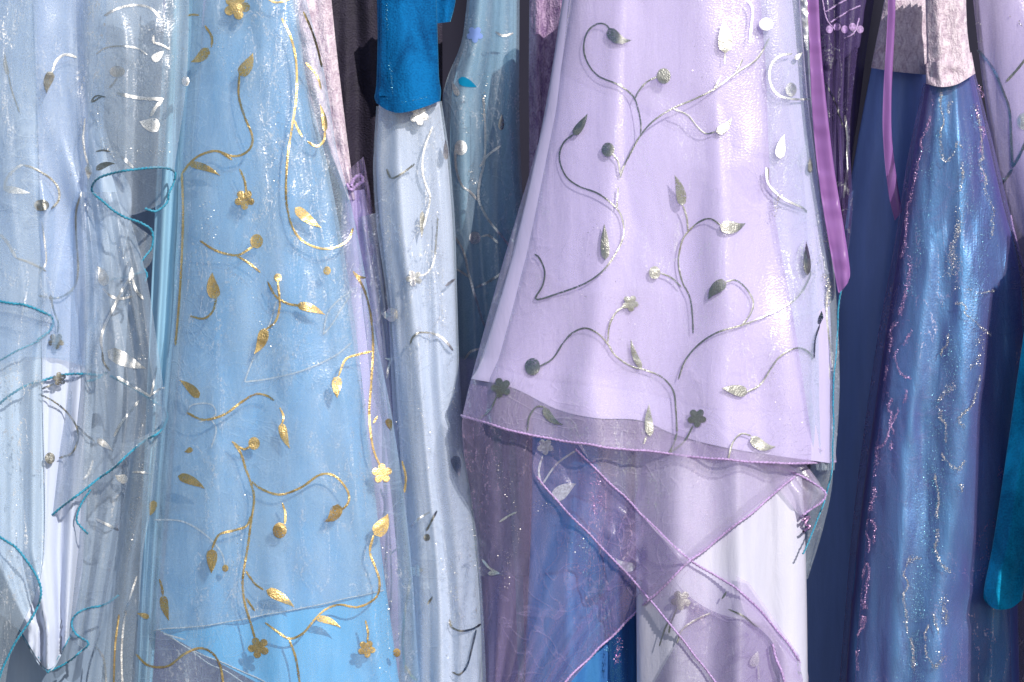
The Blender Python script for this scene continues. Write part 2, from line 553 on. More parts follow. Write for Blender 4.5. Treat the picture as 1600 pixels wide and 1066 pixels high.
def glitter(panel, mat, paths, spread=5, dens=1.2, size=1.5, seed=1, lift=2.0, tiltamt=0.75, name='glitter', wander=14.0):
    """tiny reflective flakes scattered along creases, added for the sparkle of creased cloth"""
    r = np.random.RandomState(seed)
    C0 = []
    for pts in paths:
        sp = spread
        if isinstance(pts, dict):
            sp = pts['s']; pts = pts['p']
        n = int(1.5 * length(pts) * dens * max(1, sp / 5))
        p = resample(pts, max(n, 4))
        ph = np.arange(len(p)) * (length(pts) / len(p)) / 21.0
        p = p + np.stack([vnoise(ph, ph * 0 + 3, seed + len(C0)), vnoise(ph, ph * 0 + 9, seed + len(C0))], -1) * wander
        clump = 0.35 + 1.3 * np.abs(vnoise(ph * 0.9, np.zeros(len(p)), seed))
        C0.append(p + r.randn(len(p), 2) * sp * clump[:, None])
    c = np.vstack(C0)
    keep = vnoise(c[:, 0] / 11, c[:, 1] / 17, seed + 3) > -0.22
    c = c[keep]
    w = panel.surf(c[:, 0], c[:, 1], lift + r.rand(len(c)) * 1.5)
    n = len(c)
    sz = 0.8 * size * S * (0.5 + r.rand(n)) [:, None]
    nx = np.stack([r.randn(n) * tiltamt, -np.ones(n), r.randn(n) * tiltamt], -1); nx /= np.linalg.norm(nx, axis=1, keepdims=True)
    a = np.cross(nx, np.array([0.3, 0.2, 1.0])); a /= np.linalg.norm(a, axis=1, keepdims=True); b = np.cross(nx, a)
    V = np.stack([w + a * sz, w + b * sz * 0.8, w - a * sz, w - b * sz * 0.8], 1).reshape(-1, 3)
    F = np.arange(4 * n).reshape(n, 4).tolist()
    return link_mesh(name, V, F, mat, panel.obj, smooth=False, kind='stuff')

# ------------------------------------------------------------------ the setting
def setting():
    m = plain('rack_shade_sheet', lin(28, 27, 48), 0.9, 5)  # dark sheet standing in for the shaded interior behind the rack
    nx, ny = 120, 8
    X = np.linspace(-900, 2500, nx)[None].repeat(ny, 0); Y = np.linspace(-700, 2000, ny)[:, None].repeat(nx, 1)
    d = 640 + 22 * np.sin(X / 46.0) + 14 * np.sin(X / 19.0 + 1)
    a = np.arange(nx * ny).reshape(ny, nx)
    f = np.stack([a[:-1, :-1], a[1:, :-1], a[1:, 1:], a[:-1, 1:]], -1).reshape(-1, 4).tolist()
    link_mesh('backdrop', to_world(X, Y, d).reshape(-1, 3), f, m, kind='structure')
    g = plain('paving', (0.22, 0.21, 0.20, 1), 0.85, 3)
    link_mesh('ground', [(-60, -60, 0), (60, -60, 0), (60, 60, 0), (-60, 60, 0)], [(0, 1, 2, 3)], g, kind='structure')
setting()

# ------------------------------------------------------------------ cloth of the garments
M['white_satin'] = satin('white_satin', lin(210, 210, 232, .9), 0.30, spec=0.7, sheen=0.3, streak=0.09, crush=0.32)
M['ice_satin'] = satin('ice_white_satin', lin(206, 216, 240, .9), 0.36, sheen=0.3, streak=0.05, crush=0.22)
M['pale_blue_satin'] = satin('pale_blue_satin', lin(196, 216, 240, .9), 0.4, sheen=0.25, streak=0.06, crush=0.25)
M['blue_satin'] = satin('blue_satin', lin(96, 176, 230, .97), 0.34, sheen=0.25, streak=0.10, crush=0.35)
M['slate_satin'] = satin('slate_satin', lin(142, 186, 214, .95), 0.4, sheen=0.2)
M['lilac_satin'] = satin('lilac_satin', lin(206, 197, 238, .95), 0.30, spec=0.7, sheen=0.35, streak=0.05, crush=0.2)
M['lilac_dull'] = satin('lilac_lining', lin(188, 178, 226, .95), 0.5, sheen=0.2)
M['navy_satin'] = satin('navy_satin', lin(128, 158, 226, .97), 0.42, sheen=0.1, streak=0.12)
M['shot_blue'] = satin('shot_blue_satin', lin(88, 146, 196, .95), 0.40, spec=0.9, tint=(0.35, 0.85, 1, 1), sheen=0.2, streak=0.16, crush=0.5, shot=lin(92, 78, 166), shot_amt=1.9, metallic=0.5)
M['royal_blue'] = satin('royal_blue_satin', lin(66, 132, 202, .97), 0.34, spec=0.9, tint=(0.35, 0.85, 1, 1), sheen=0.2, streak=0.16, crush=0.5, shot=lin(70, 76, 160), shot_amt=0.8, metallic=0.3)
M['grey_blue_satin'] = satin('grey_blue_satin', lin(150, 170, 196, .95), 0.42, sheen=0.2)
M['purple_satin'] = satin('purple_ribbon_satin', lin(152, 104, 176, .95), 0.28, spec=0.6, sheen=0.1, streak=0.05, crush=0.08)
M['plum_satin'] = satin('plum_lining', lin(74, 58, 112, .8), 0.5, sheen=0.15)
M['blue_velvet'] = velvet('blue_velvet', lin(0, 66, 122, .8), lin(8, 112, 180, .95), 0.5, 0.9, 16, 0.85, 0.6, (0.15, 0.6, 0.9, 1), 0.12)
M['teal_velvet'] = velvet('teal_velvet', lin(0, 104, 150, .9), lin(16, 160, 210, 1), 0.5, 0.9, 16, 0.85, 0.6, (0.15, 0.7, 0.9, 1), 0.12)
M['pink_velvet'] = velvet('pink_crushed_velvet', lin(190, 168, 190, .95), lin(240, 226, 238, .97), 0.6, 0.6, 150, 0.36, 0.4)
M['shaded_pink_velvet'] = velvet('shaded_pink_crushed_velvet', lin(136, 106, 156, .9), lin(200, 174, 208, .95), 0.9, 0.5, 150, 0.4, 0.3)  # pink velvet with its shade put into a mauve base colour
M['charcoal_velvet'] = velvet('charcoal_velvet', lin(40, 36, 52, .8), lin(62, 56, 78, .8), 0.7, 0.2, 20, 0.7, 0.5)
M['braid'] = foil('silver_braid', (0.72, 0.72, 0.75, 1), 0.35, 1.0)

M['sheer_white'] = sheer('white_organza', lin(214, 230, 244), 0.26, gloss=0.12, vein=0.75, cloud_amt=1.6)
M['sheer_ice'] = sheer('ice_blue_organza', lin(196, 212, 230), 0.34, gloss=0.14, vein=0.6, cloud_amt=1.4)
M['sheer_aqua'] = sheer('aqua_organza', lin(176, 208, 244), 0.34, gloss=0.10, vein=0.5, cloud_amt=1.5)
M['sheer_blue'] = sheer('blue_organza', lin(192, 220, 242), 0.27, gloss=0.10, vein=0.55, cloud_amt=2.2)
M['sheer_milk'] = sheer('milky_blue_organza', lin(194, 220, 238), 0.46, gloss=0.08, vein=0.5, cloud_amt=3.2)
M['sheer_pearl'] = sheer('pearl_organza', lin(240, 234, 246), 0.14, gloss=0.05, vein=0.2)
M['sheer_lilac'] = sheer('lilac_organza', lin(228, 219, 246), 0.31, gloss=0.10, vein=0.22, cloud_amt=1.5)
M['sheer_lilac_dense'] = sheer('lilac_organza_double', lin(222, 210, 242), 0.46, gloss=0.10, vein=0.3)
M['sheer_mauve'] = sheer('mauve_organza', lin(204, 186, 232), 0.22, gloss=0.07, vein=0.35, vein_col=lin(232, 180, 240))
M['sheer_mauve_dense'] = sheer('mauve_organza_double', lin(204, 184, 234), 0.42, gloss=0.06, vein=0.3)
M['sheer_violet'] = sheer('violet_organza', lin(146, 136, 194), 0.21, gloss=0.08, vein=0.3, vein_col=lin(210, 170, 240))
M['sheer_slate'] = sheer('slate_organza', lin(186, 210, 232), 0.36, gloss=0.12, vein=0.3)
M['sheer_plum'] = sheer('plum_organza', lin(120, 100, 160), 0.3, gloss=0.1, vein=0.3)

# ================================================================== charcoal garment in the gap
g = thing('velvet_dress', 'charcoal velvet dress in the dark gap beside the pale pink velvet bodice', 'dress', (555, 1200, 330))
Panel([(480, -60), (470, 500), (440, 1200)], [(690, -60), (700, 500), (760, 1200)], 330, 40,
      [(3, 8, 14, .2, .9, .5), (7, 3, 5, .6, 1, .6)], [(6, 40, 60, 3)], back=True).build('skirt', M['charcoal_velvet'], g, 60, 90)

# ================================================================== dress 1: white and pale blue, teal hems, far left
g = thing('organza_dress', 'white and ice blue sheer dress with teal stitched hems, leftmost on the rack', 'dress', (80, 1250, 20))
lin1 = Panel([(-130, -40), (-100, 400), (-60, 860), (28, 985)], [(150, -40), (152, 140), (180, 250), (205, 330), (150, 600), (131, 860), (112, 988)], 10, 60,
             [(3, 6, 12, .1, .8, .5), (6, 3, 7, .4, .8, .6)], [(4, 60, 200, 1)], bottom=[(28, 985), (75, 1050), (112, 988)], back=False)
lin1.build('lining', M['pale_blue_satin'], g, 100, 150)
sk1 = Panel([(-60, -40), (-70, 500), (-90, 1250)], [(292, -40), (278, 400), (262, 700), (225, 1250)], 110, 60,
            [(2.6, 6, 14, .3, .9, .5)], [(6, 50, 200, 5)], back=True)
sk1.build('underskirt', M['grey_blue_satin'], g, 90, 110)
hem(lin1, M['teal_thread'], [(28, 982), (48, 1012), (75, 1050), (98, 1014), (112, 986)], 2.4, smooth=False)
pw = Panel([(50, -60), (62, 300), (66, 600), (68, 870), (32, 985)], [(142, -60), (136, 300), (132, 640), (131, 860), (112, 986)], 4, 22, [(1.5, 2, 5, .2, 1, .3)], [(3, 40, 160, 4)],
           bottom=[(30, 987), (75, 1048), (112, 988)], over=[lin1], gap=5)
pw.build('satin_panel', M['ice_satin'], g, 40, 110)

ovA3 = Panel([(-150, -60), (-140, 560)], [(168, -60), (160, 300), (162, 586)], -18, 40, [(2.2, 4, 9, .4, .8, .6)], [(4, 50, 140, 19)],
             bottom=[(-140, 680), (-5, 636), (40, 605), (100, 586), (162, 586)], over=[lin1, pw], gap=6)
ovA3.build('petal', M['sheer_aqua'], g, 80, 110)
# overlay nearest the left edge
ovA = Panel([(-140, -40), (-120, 500), (-60, 1100)], [(160, -40), (138, 200), (92, 420), (69, 600), (70, 870), (20, 1010), (4, 1100)], -30, 40,
            [(2.6, 6, 13, .0, .8, .8)], [(4, 45, 150, 2), (2, 18, 40, 27)], over=[lin1, ovA3], gap=8)
ovA.build('overlay', M['sheer_white'], g, 90, 150)
hem(ovA, M['teal_thread'], [(0, 838), (22, 854), (42, 878), (56, 900), (63, 920), (60, 945), (45, 975), (20, 1012), (6, 1040), (-4, 1070)], 3.0)
ovA2 = Panel([(-140, -40), (-120, 480)], [(60, -40), (56, 300), (82, 505)], -48, 30, [(3, 6, 12, .5, .7, .5)], [(4, 40, 120, 8)],
             bottom=[(-120, 440), (0, 470), (82, 505)], over=[ovA], gap=8)
ovA2.build('petal', M['sheer_white'], g, 70, 90)
hem(ovA2, M['teal_thread'], [(-6, 469), (25, 474), (55, 484), (76, 493), (82, 503), (78, 515), (66, 526), (59, 531)], 3.2, lift=2, dep=[0, 0, 0, 8, 16])
hem(ovA, M['teal_thread'], [(60, 532), (30, 547), (0, 563), (-10, 570)], 2.2, lift=-6)
# petal with the long diagonal hem
petC = Panel([(112, 300), (108, 600), (70, 812)], [(190, 300), (226, 420), (246, 540), (262, 652)], -30, 34,
             [(3, 5, 13, .15, .7, .4), (7, 2, 5, .5, .8, .7)], [(4, 40, 120, 6)], bottom=[(70, 812), (140, 760), (215, 700), (262, 654)])
petC.build('petal', M['sheer_ice'], g, 80, 110)
hem(petC, M['teal_thread'], [(-6, 888), (22, 865), (48, 838), (74, 811), (140, 759), (215, 699), (250, 674), (262, 655)], 3.2)
hem(petC, M['teal_thread'], [(262, 655), (258, 640), (240, 627), (215, 612), (190, 598), (172, 588)], 2.8, lift=-6)
hem(ovA3, M['teal_thread'], [(-5, 636), (15, 618), (40, 605), (65, 596), (100, 586), (130, 584), (158, 586), (166, 580), (150, 592), (135, 596)], 3.0, lift=2)
hem(petC, M['teal_thread'], [(140, 765), (125, 790), (119, 812), (124, 822), (138, 836)], 2.6, lift=-14)
# bell sleeve whose rolled cuff faces us
slv = Panel([(128, -60), (132, 120), (145, 300)], [(296, -60), (292, 120), (272, 268)], -60, 55,
            [(1.4, 3, 5, .3, .9, .7)], [(2.5, 60, 90, 9), (1.5, 22, 30, 29)], bottom=[(145, 300), (160, 275), (200, 266), (262, 262), (274, 268)])
slv.build('sleeve', M['sheer_white'], g, 90, 90)
slvb = Panel([(132, -40), (146, 300)], [(292, -40), (272, 270)], -20, -14, [(2, 3, 6, .2, .8, .3)], [(3, 40, 60, 3)],
             bottom=[(146, 300), (186, 335), (228, 330), (262, 308), (272, 270)])
slvb.build('sleeve_back', M['sheer_ice'], g, 60, 70)
hem(slv, M['teal_thread'], [(240, 374), (236, 360), (220, 350), (195, 340), (178, 330), (160, 314), (147, 302), (146, 290), (156, 278), (180, 270), (210, 265), (240, 262), (262, 264), (273, 269), (272, 282), (264, 302), (262, 316), (252, 326), (240, 331), (225, 326)], 3.0, lift=2,
    dep=[40, 36, 20, 0, 0, 0, 6, 20, 34, 40])
cl1 = Panel([(185, 332), (150, 430), (140, 470)], [(240, 372), (238, 405), (228, 420)], 0, 10, [(2, 3, 5, .2, .8, .3)], [], bottom=[(140, 450), (190, 430), (228, 420)])
cl1.build('petal', M['sheer_ice'], g, 40, 40)
hem(cl1, M['teal_thread'], [(240, 372), (237, 388), (226, 402), (220, 412), (229, 428), (226, 440)], 2.6)
hem(cl1, M['teal_thread'], [(228, 426), (205, 430), (180, 437), (150, 446), (130, 452)], 2.2, lift=-4)
# lower hanging folds
petD = Panel([(205, 690), (190, 800), (160, 960), (122, 1120)], [(250, 670), (240, 780), (222, 880), (212, 1120)], -35, 30,
             [(1.3, 4, 10, .2, .8, .4)], [(3, 40, 160, 7)])
petD.build('petal', M['sheer_white'], g, 60, 110)
petF = Panel([(118, 700), (112, 900), (104, 985), (108, 1000)], [(212, 690), (190, 800), (170, 905), (150, 1020)], 0, 26,
             [(1.4, 4, 9, .5, .8, .4)], [(3, 40, 120, 12)], bottom=[(108, 965), (120, 985), (138, 1008)])
petF.build('petal', M['sheer_ice'], g, 60, 80)
hem(petF, M['teal_thread'], [(186, 930), (160, 945), (130, 955), (115, 965), (111, 978), (118, 990), (138, 1006), (120, 1024), (98, 1040), (78, 1050)], 2.8)
W, V_ = M['bright_silver'], M['silver']
leaf(ovA, V_, (82, 112), (73, 146), 17, -.15); stem(ovA, W, [(82, 112), (87, 97), (97, 87), (108, 86), (120, 90)], 5)
leaf(ovA, V_, (13, 118), (8, 82), 8, .1); stem(ovA, V_, [(13, 118), (18, 140), (24, 158), (31, 177)], 3)
stem(ovA, W, [(5, 296), (12, 277), (28, 261), (36, 258)], 5); stem(ovA, V_, [(36, 258), (50, 262), (75, 276), (90, 292), (92, 312), (80, 327)], 4)
bud(ovA, V_, (65, 321), 12, 9); leaf(ovA, W, (4, 294), (48, 302), 13)
stem(ovA, W, [(0, 366), (12, 380), (25, 403)], 6); stem(ovA, V_, [(25, 403), (50, 412), (72, 424)], 4); stem(ovA, W, [(65, 345), (70, 380), (72, 410), (60, 428)], 3)
flower(lin1, V_, (88, 533), 13, .3, lift=16); stem(lin1, V_, [(90, 521), (91, 505), (84, 485), (79, 460)], 3.6, lift=16)
stem(lin1, V_, [(60, 462), (90, 466), (115, 450), (122, 420), (119, 370), (119, 330), (128, 300)], 3.6, lift=16)
flower(lin1, V_, (93, 592), 11, .8, lift=24); stem(lin1, V_, [(84, 600), (65, 608)], 4, lift=20)
stem(lin1, V_, [(64, 617), (85, 628), (105, 645), (120, 668), (122, 688), (112, 708), (92, 716)], 3.6, lift=16); bud(lin1, V_, (78, 716), 8, lift=16)
stem(lin1, V_, [(120, 665), (135, 680), (148, 690)], 3.6, lift=16)
bud(slv, W, (183, 112), 12, 9); stem(slv, W, [(183, 121), (178, 130), (170, 138)], 4); stem(slv, V_, [(165, 152), (150, 150), (143, 160), (160, 150)], 3.4)
stem(slv, W, [(182, 145), (200, 150), (225, 154), (256, 155)], 6.5); stem(slv, W, [(254, 157), (243, 168), (235, 182)], 6)
leaf(slv, W, (250, 196), (218, 190), 20, .1)
stem(slv, W, [(162, 25), (185, 13), (212, 8), (235, 13), (250, 28)], 4.5); stem(slv, W, [(190, 245), (200, 254), (208, 262)], 6)
stem(slv, W, [(150, 85), (165, 75), (190, 72), (215, 76), (230, 86)], 3.2); stem(slv, W, [(240, 55), (240, 66), (252, 70), (266, 78)], 4); leaf(slv, W, (238, 95), (256, 80), 12)
stem(slv, V_, [(150, 237), (160, 235), (172, 237)], 3.5); leaf(slv, V_, (150, 266), (180, 256), 9, .2); bud(slv, W, (290, 127), 6, 8)
stem(slv, W, [(133, 185), (130, 215), (133, 240), (138, 258)], 3.4); leaf(slv, W, (139, 256), (138, 281), 13)
leaf(petC, W, (162, 447), (152, 416), 16, -.2); stem(petC, W, [(160, 450), (172, 462), (188, 467), (206, 463)], 4.5)
leaf(petC, W, (205, 436), (206, 418), 8); stem(petC, W, [(205, 432), (190, 455), (178, 480), (164, 508), (158, 530), (160, 550)], 5); stem(petC, W, [(206, 434), (212, 452), (224, 468)], 5)
leaf(petC, W, (168, 548), (228, 576), 20, -.05); stem(petC, W, [(182, 589), (205, 602), (222, 612), (235, 620)], 5.5); stem(petC, W, [(235, 620), (240, 600), (245, 572)], 4); stem(petC, W, [(235, 618), (250, 608), (258, 606)], 4)
stem(petC, W, [(217, 626), (205, 642), (190, 660), (178, 682)], 4.5); leaf(petC, W, (152, 686), (176, 704), 9)
stem(petC, V_, [(160, 550), (162, 566), (172, 580)], 3.4)
leaf(sk1, W, (245, 455), (275, 446), 8, .2, lift=60); stem(sk1, W, [(268, 462), (255, 480), (242, 500)], 4, lift=60)
leaf(petD, W, (200, 748), (180, 742), 14, .25); stem(petD, W, [(206, 738), (220, 738), (232, 740)], 4.5)
stem(petF, W, [(150, 811), (168, 820), (186, 829)], 5); stem(petF, W, [(120, 752), (135, 745), (142, 730), (146, 718)], 4); leaf(petF, W, (118, 795), (122, 808), 14)
stem(petD, W, [(150, 1010), (162, 1030), (166, 1066), (166, 1080)], 4.5); stem(petD, M['gold'], [(186, 960), (180, 1010), (178, 1066), (178, 1080)], 3.5)
stem(petD, W, [(214, 900), (196, 960), (190, 1020), (192, 1080)], 3.5)
glitter(ovA, M['flakes'], [[(40, 60), (75, 200), (105, 240), (110, 280)], [(20, 380), (40, 430), (48, 480)], [(10, 700), (25, 760), (12, 900)]], 6, .4, .8, 3)
glitter(slv, M['flakes'], [[(150, 170), (165, 220), (178, 245)], [(180, 235), (230, 240), (260, 235)], [(240, 80), (262, 85), (278, 82)], [(195, 30), (230, 50), (275, 30)]], 8, .5, .8, 4)
glitter(petC, M['flakes'], [[(170, 370), (195, 420), (205, 500), (198, 560)], [(222, 490), (225, 560)], [(220, 680), (228, 650), (240, 620)]], 5, .4, .8, 5)
glitter(petD, M['flakes'], [[(212, 730), (208, 820), (205, 860)], [(222, 700), (220, 780)]], 4, .5, .8, 6)

# ================================================================== dress 2: blue, gold vine
g = thing('vine_dress', 'bright blue dress under sheer cloth printed with gold vines and leaves', 'dress', (430, 1250, 30))
lin2 = Panel([(328, -60), (300, 200), (285, 500), (264, 800), (248, 985)], [(450, -60), (470, 83), (487, 187), (504, 250), (522, 340), (550, 520), (576, 700), (598, 880), (640, 1180)], 10, 60,
             [(1.6, 2, 5, .35, 1, .6), (3.7, 1, 3, .1, .9, .9)], [(6, 90, 260, 11)], bottom=[(248, 985), (400, 1066), (520, 1125), (640, 1180)], tilt=-40, ridges=[(.25, .2, .07, 3, 9), (.62, .58, .1, 6, 12), (.9, .93, .05, 3, 12), (.42, .4, .07, -3, -7)])
lin2.build('lining', M['blue_satin'], g, 110, 160)
bk2 = Panel([(250, -60), (255, 500), (215, 1000), (200, 1250)], [(440, -60), (500, 300), (560, 600), (620, 1250)], 90, 20, [(6, 5, 12, .2, .8, .4)], [(4, 60, 100, 3)], back=True)
bk2.build('underskirt', M['lilac_dull'], g, 70, 80)
in2 = Panel([(296, -60), (278, 400), (254, 800), (240, 985)], [(458, -60), (478, 120), (512, 260), (548, 460), (584, 750), (600, 922)], 2, 52, [(2.3, 1.5, 4, .1, .9, .7)], [(4, 80, 200, 14)],
            bottom=[(240, 985), (330, 976), (420, 960), (520, 940), (598, 922)], over=[lin2], gap=3, tilt=-36)
in2.build('inner_petal', M['sheer_milk'], g, 70, 130)
hem(in2, M['grey_thread'], [(240, 985), (330, 976), (420, 960), (520, 940), (598, 922)], 1.5)
hem(lin2, M['grey_thread'], [(248, 985), (300, 1016), (350, 1036), (410, 1064), (440, 1082)], 1.5)
hem(lin2, M['grey_thread'], [(262, 992), (320, 1032), (356, 1052), (385, 1072)], 1.3, lift=8)
sd2 = Panel([(262, -60), (246, 250), (234, 500), (226, 700), (208, 1150)], [(322, -60), (306, 200), (292, 450), (262, 750), (232, 1150)], 0, 26, [(2.5, 6, 9, .2, .7, .3)], [(3, 30, 90, 4)])
sd2.build('side_fold', M['slate_satin'], g, 50, 100)
ov2 = Panel([(286, -60), (282, 250), (268, 500), (238, 750), (214, 1000), (205, 1140)], [(462, -60), (500, 83), (513, 150), (526, 233), (546, 310), (565, 400), (588, 530), (614, 660), (640, 850), (662, 1140)], -14, 64,
            [(2.2, 1.5, 4, .3, .9, .7), (5.3, .7, 2, .2, .9, .9)], [(5, 70, 180, 21), (2, 28, 50, 22)], over=[in2, lin2, sd2], gap=4, tilt=-36)
ov2.build('overlay', M['sheer_blue'], g, 130, 190)
G = M['gold']
for c, r, a in (((370, 10), 21, .1), ((382, 312), 16, .3), ((404, 1012), 17, .5), ((573, 1014), 14, .2), ((597, 740), 16, .9)):
    flower(ov2, G, c, r, a)
for b, t, w, c in (((325, 75), (298, 97), 17, .2), ((374, 118), (395, 83), 22, -.12), ((294, 256), (344, 275), 13, .12), ((461, 324), (502, 356), 17, -.06),
                   ((338, 467), (332, 426), 18, .14), ((464, 477), (508, 492), 15, .1), ((413, 513), (397, 553), 19, .16), ((528, 588), (527, 622), 17, -.08), ((440, 661), (453, 701), 12, -.1),
                   ((311, 622), (280, 594), 14, -.1), ((278, 744), (320, 764), 14, .1), ((331, 858), (330, 896), 18, .02), ((528, 788), (507, 815), 18, .3), ((585, 836), (606, 803), 22, -.12),
                   ((416, 922), (460, 949), 18, .08), ((493, 966), (533, 982), 13, .16), ((255, 930), (264, 970), 13, -.08), ((508, 206), (500, 163), 10, -.08), ((606, 654), (611, 673), 10, 0),
                   ((240, 782), (234, 806), 12, .1), ((233, 965), (214, 958), 9, 0), ((300, 700), (288, 706), 8, .2)):
    leaf(ov2, G, b, t, w, c)
for c, r in (((401, 377), 10), ((434, 434), 6), ((511, 423), 6), ((397, 693), 9), ((437, 829), 11), ((352, 888), 5), ((620, 1020), 6)):
    bud(ov2, G, c, r)
for p in ([(374, 117), (373, 150), (382, 182), (394, 212), (392, 230), (380, 241), (362, 244), (337, 236), (312, 243), (296, 256), (284, 272)],
          [(343, 237), (352, 243), (363, 250)], [(374, 264), (382, 282), (385, 303)],
          [(440, 28), (455, 60), (463, 100), (463, 150), (457, 195), (449, 250), (447, 310), (455, 350), (470, 374), (495, 387), (520, 388), (543, 376), (552, 356)],
          [(460, 188), (466, 203), (473, 214)], [(480, 221), (495, 229), (506, 220), (508, 205)],
          [(312, 376), (338, 392), (369, 399), (388, 390), (399, 381)], [(369, 399), (390, 412), (407, 426)],
          [(418, 440), (430, 462), (448, 474), (468, 478)], [(434, 440), (437, 478), (430, 503), (414, 516)],
          [(297, 494), (318, 498), (332, 487), (338, 466)], [(292, 645), (318, 656), (350, 648), (378, 628), (400, 616), (418, 619), (428, 626)],
          [(437, 637), (443, 650), (441, 662)], [(363, 690), (376, 708), (384, 733), (391, 752), (397, 779), (392, 817), (387, 855), (381, 890)],
          [(392, 806), (385, 822), (365, 829), (342, 836), (331, 858)], [(362, 690), (380, 702), (392, 697)],
          [(381, 888), (379, 915), (383, 945), (392, 975), (399, 1000)], [(384, 892), (398, 912), (412, 922)], [(385, 935), (392, 946), (398, 955)],
          [(392, 752), (410, 765), (438, 773), (470, 762), (500, 742), (523, 744), (542, 765), (545, 783), (536, 795), (527, 796)],
          [(441, 786), (446, 802), (445, 819)], [(584, 836), (578, 862), (586, 885), (593, 908), (590, 930), (575, 943), (555, 949), (530, 945), (508, 953), (490, 970), (473, 990), (452, 998), (432, 986), (414, 973)],
          [(452, 1000), (462, 1028), (468, 1066), (469, 1080)], [(571, 969), (575, 988), (574, 1003)],
          [(552, 424), (568, 450), (579, 490), (583, 540), (580, 600), (577, 650), (583, 700), (594, 728)], [(581, 549), (560, 554), (540, 562), (529, 588)], [(553, 426), (562, 433), (572, 434)],
          [(212, 1022), (232, 1040), (262, 1041), (288, 1022), (313, 1013), (333, 1022), (345, 1044), (350, 1080)],
          [(415, -4), (432, 4), (455, -2)], [(320, 40), (331, 58), (330, 74)], [(292, 25), (301, 23), (311, 24)], [(255, 931), (253, 918), (249, 905)],
          [(474, 18), (486, 45), (496, 75), (503, 105)], [(478, 98), (495, 118), (502, 140)], [(628, 720), (634, 745), (632, 770)], [(590, 650), (583, 662)],
          [(284, 270), (286, 330), (284, 400), (280, 470), (274, 540)]):
    stem(ov2, G, p, 4.2)
for p in ([(505, 523), (512, 490), (530, 468), (550, 455)], [(505, 523), (520, 505), (535, 480), (548, 460)], [(382, 597), (420, 592), (470, 580), (520, 558), (550, 535)], [(382, 597), (398, 555), (420, 510), (432, 470)],
          [(290, 650), (300, 633), (330, 632), (336, 650), (310, 660)], [(330, 700), (338, 672), (330, 655)], [(240, 812), (285, 815), (320, 835), (345, 862), (352, 886)], [(255, 990), (290, 1000)]):
    stem(in2, M['grey_thread'], p, 2.8)
glitter(ov2, M['flakes'], [[(320, 300), (340, 380), (410, 500), (420, 560)], [(560, 560), (575, 620), (590, 660)], [(380, 760), (375, 830), (370, 900)], [(600, 830), (610, 900), (612, 960), (616, 1040)], [(440, 130), (430, 250), (420, 300)],
                            [(600, 940), (606, 1000), (610, 1066)], [(340, 40), (360, 110), (390, 150)]], 14, .16, .9, 12)

# ================================================================== dress 3: lilac skirt, pink crushed velvet bodice strip
g = thing('velvet_bodice_dress', 'lilac dress with narrow pale pink velvet bodice beside the gold vine dress', 'dress', (600, 1200, 140))
bod3 = Panel([(440, -60), (470, 100), (500, 220), (540, 312)], [(512, -60), (524, 60), (538, 180), (552, 290), (556, 312)], 36, 14, [(2, 2, 3, .2, 1, .3)], [(3, 20, 20, 3)], back=True)
bod3.build('bodice', M['pink_velvet'], g, 40, 90)
skt3 = Panel([(535, 300), (530, 450), (520, 800), (500, 1250)], [(570, 296), (590, 420), (640, 700), (690, 1250)], 44, 30, [(2, 4, 12, .2, .8, .5)], [(4, 30, 120, 6)], back=True)
skt3.build('skirt', M['lilac_dull'], g, 60, 110)
shr3 = Panel([(545, 265), (540, 300), (532, 450)], [(568, 245), (578, 300), (600, 450)], 26, 12, [(2, 4, 5, .1, .7, .6)], [(6, 12, 16, 2)])
shr3.build('gathers', M['sheer_mauve'], g, 40, 50)
hem(bod3, M['lilac_thread'], [(541, 288), (548, 298), (558, 290), (566, 284), (562, 274), (552, 280), (548, 292)], 4, 'bow', lift=6)
skt3b = Panel([(558, 340), (575, 500), (600, 700), (640, 1140)], [(600, 330), (632, 520), (660, 700), (700, 1140)], 22, 22, [(3, 2, 5, .2, .7, .5)], [(3, 30, 90, 4)])
skt3b.build('overlay', M['sheer_ice'], g, 50, 110)
leaf(skt3b, W, (612, 494), (596, 490), 16); stem(skt3b, W, [(602, 560), (612, 562), (620, 556)], 4); stem(skt3b, W, [(612, 558), (607, 575), (604, 592)], 4)

# ================================================================== dress 4: blue velvet bodice, white skirt
g = thing('white_skirt_dress', 'white dress with plain bright blue velvet bodice, left of the big lavender dress', 'dress', (670, 1250, 20))
bod4 = Panel([(591, -60), (590, 60), (588, 130), (585, 152), (588, 160)], [(680, -60), (684, 60), (686, 120), (689, 140), (688, 158)], -18, 34, [(1.5, 2, 3, .1, 1, .2)], [(3, 30, 80, 4)],
             bottom=[(588, 160), (604, 171), (625, 176), (655, 170), (688, 158)], back=True)
bod4.build('bodice', M['blue_velvet'], g, 60, 90)
hb4 = Panel([(589, 130), (587, 150), (588, 161)], [(686, 124), (688, 140), (688, 158)], -19, 34, [(1.5, 2, 3, .1, 1, .2)], [(2, 14, 14, 6)], bottom=[(588, 161), (604, 172), (625, 177), (655, 171), (689, 159)], over=[bod4], gap=3)
hb4.build('hem_band', M['blue_velvet'], g, 60, 16)
strap4 = Panel([(588, -60), (590, 60), (592, 150)], [(601, -60), (603, 60), (605, 150)], -10, 6, [], [], over=[bod4], gap=5)
strap4.build('side_fold', M['blue_velvet'], g, 14, 40)
glitter(bod4, M['teal_sheen_flakes'], [[(604, 5), (607, 60), (610, 110), (614, 155)], [(600, 152), (630, 160), (670, 150)]], 2.0, .9, .6, 90, wander=3, lift=3)
slv4 = Panel([(640, -60), (650, 0), (660, 40)], [(716, -60), (712, 0), (704, 34)], 150, 20, [(2, 3, 4, .1, 1, .2)], [], back=True)
slv4.build('sleeve', M['blue_velvet'], g, 30, 30)
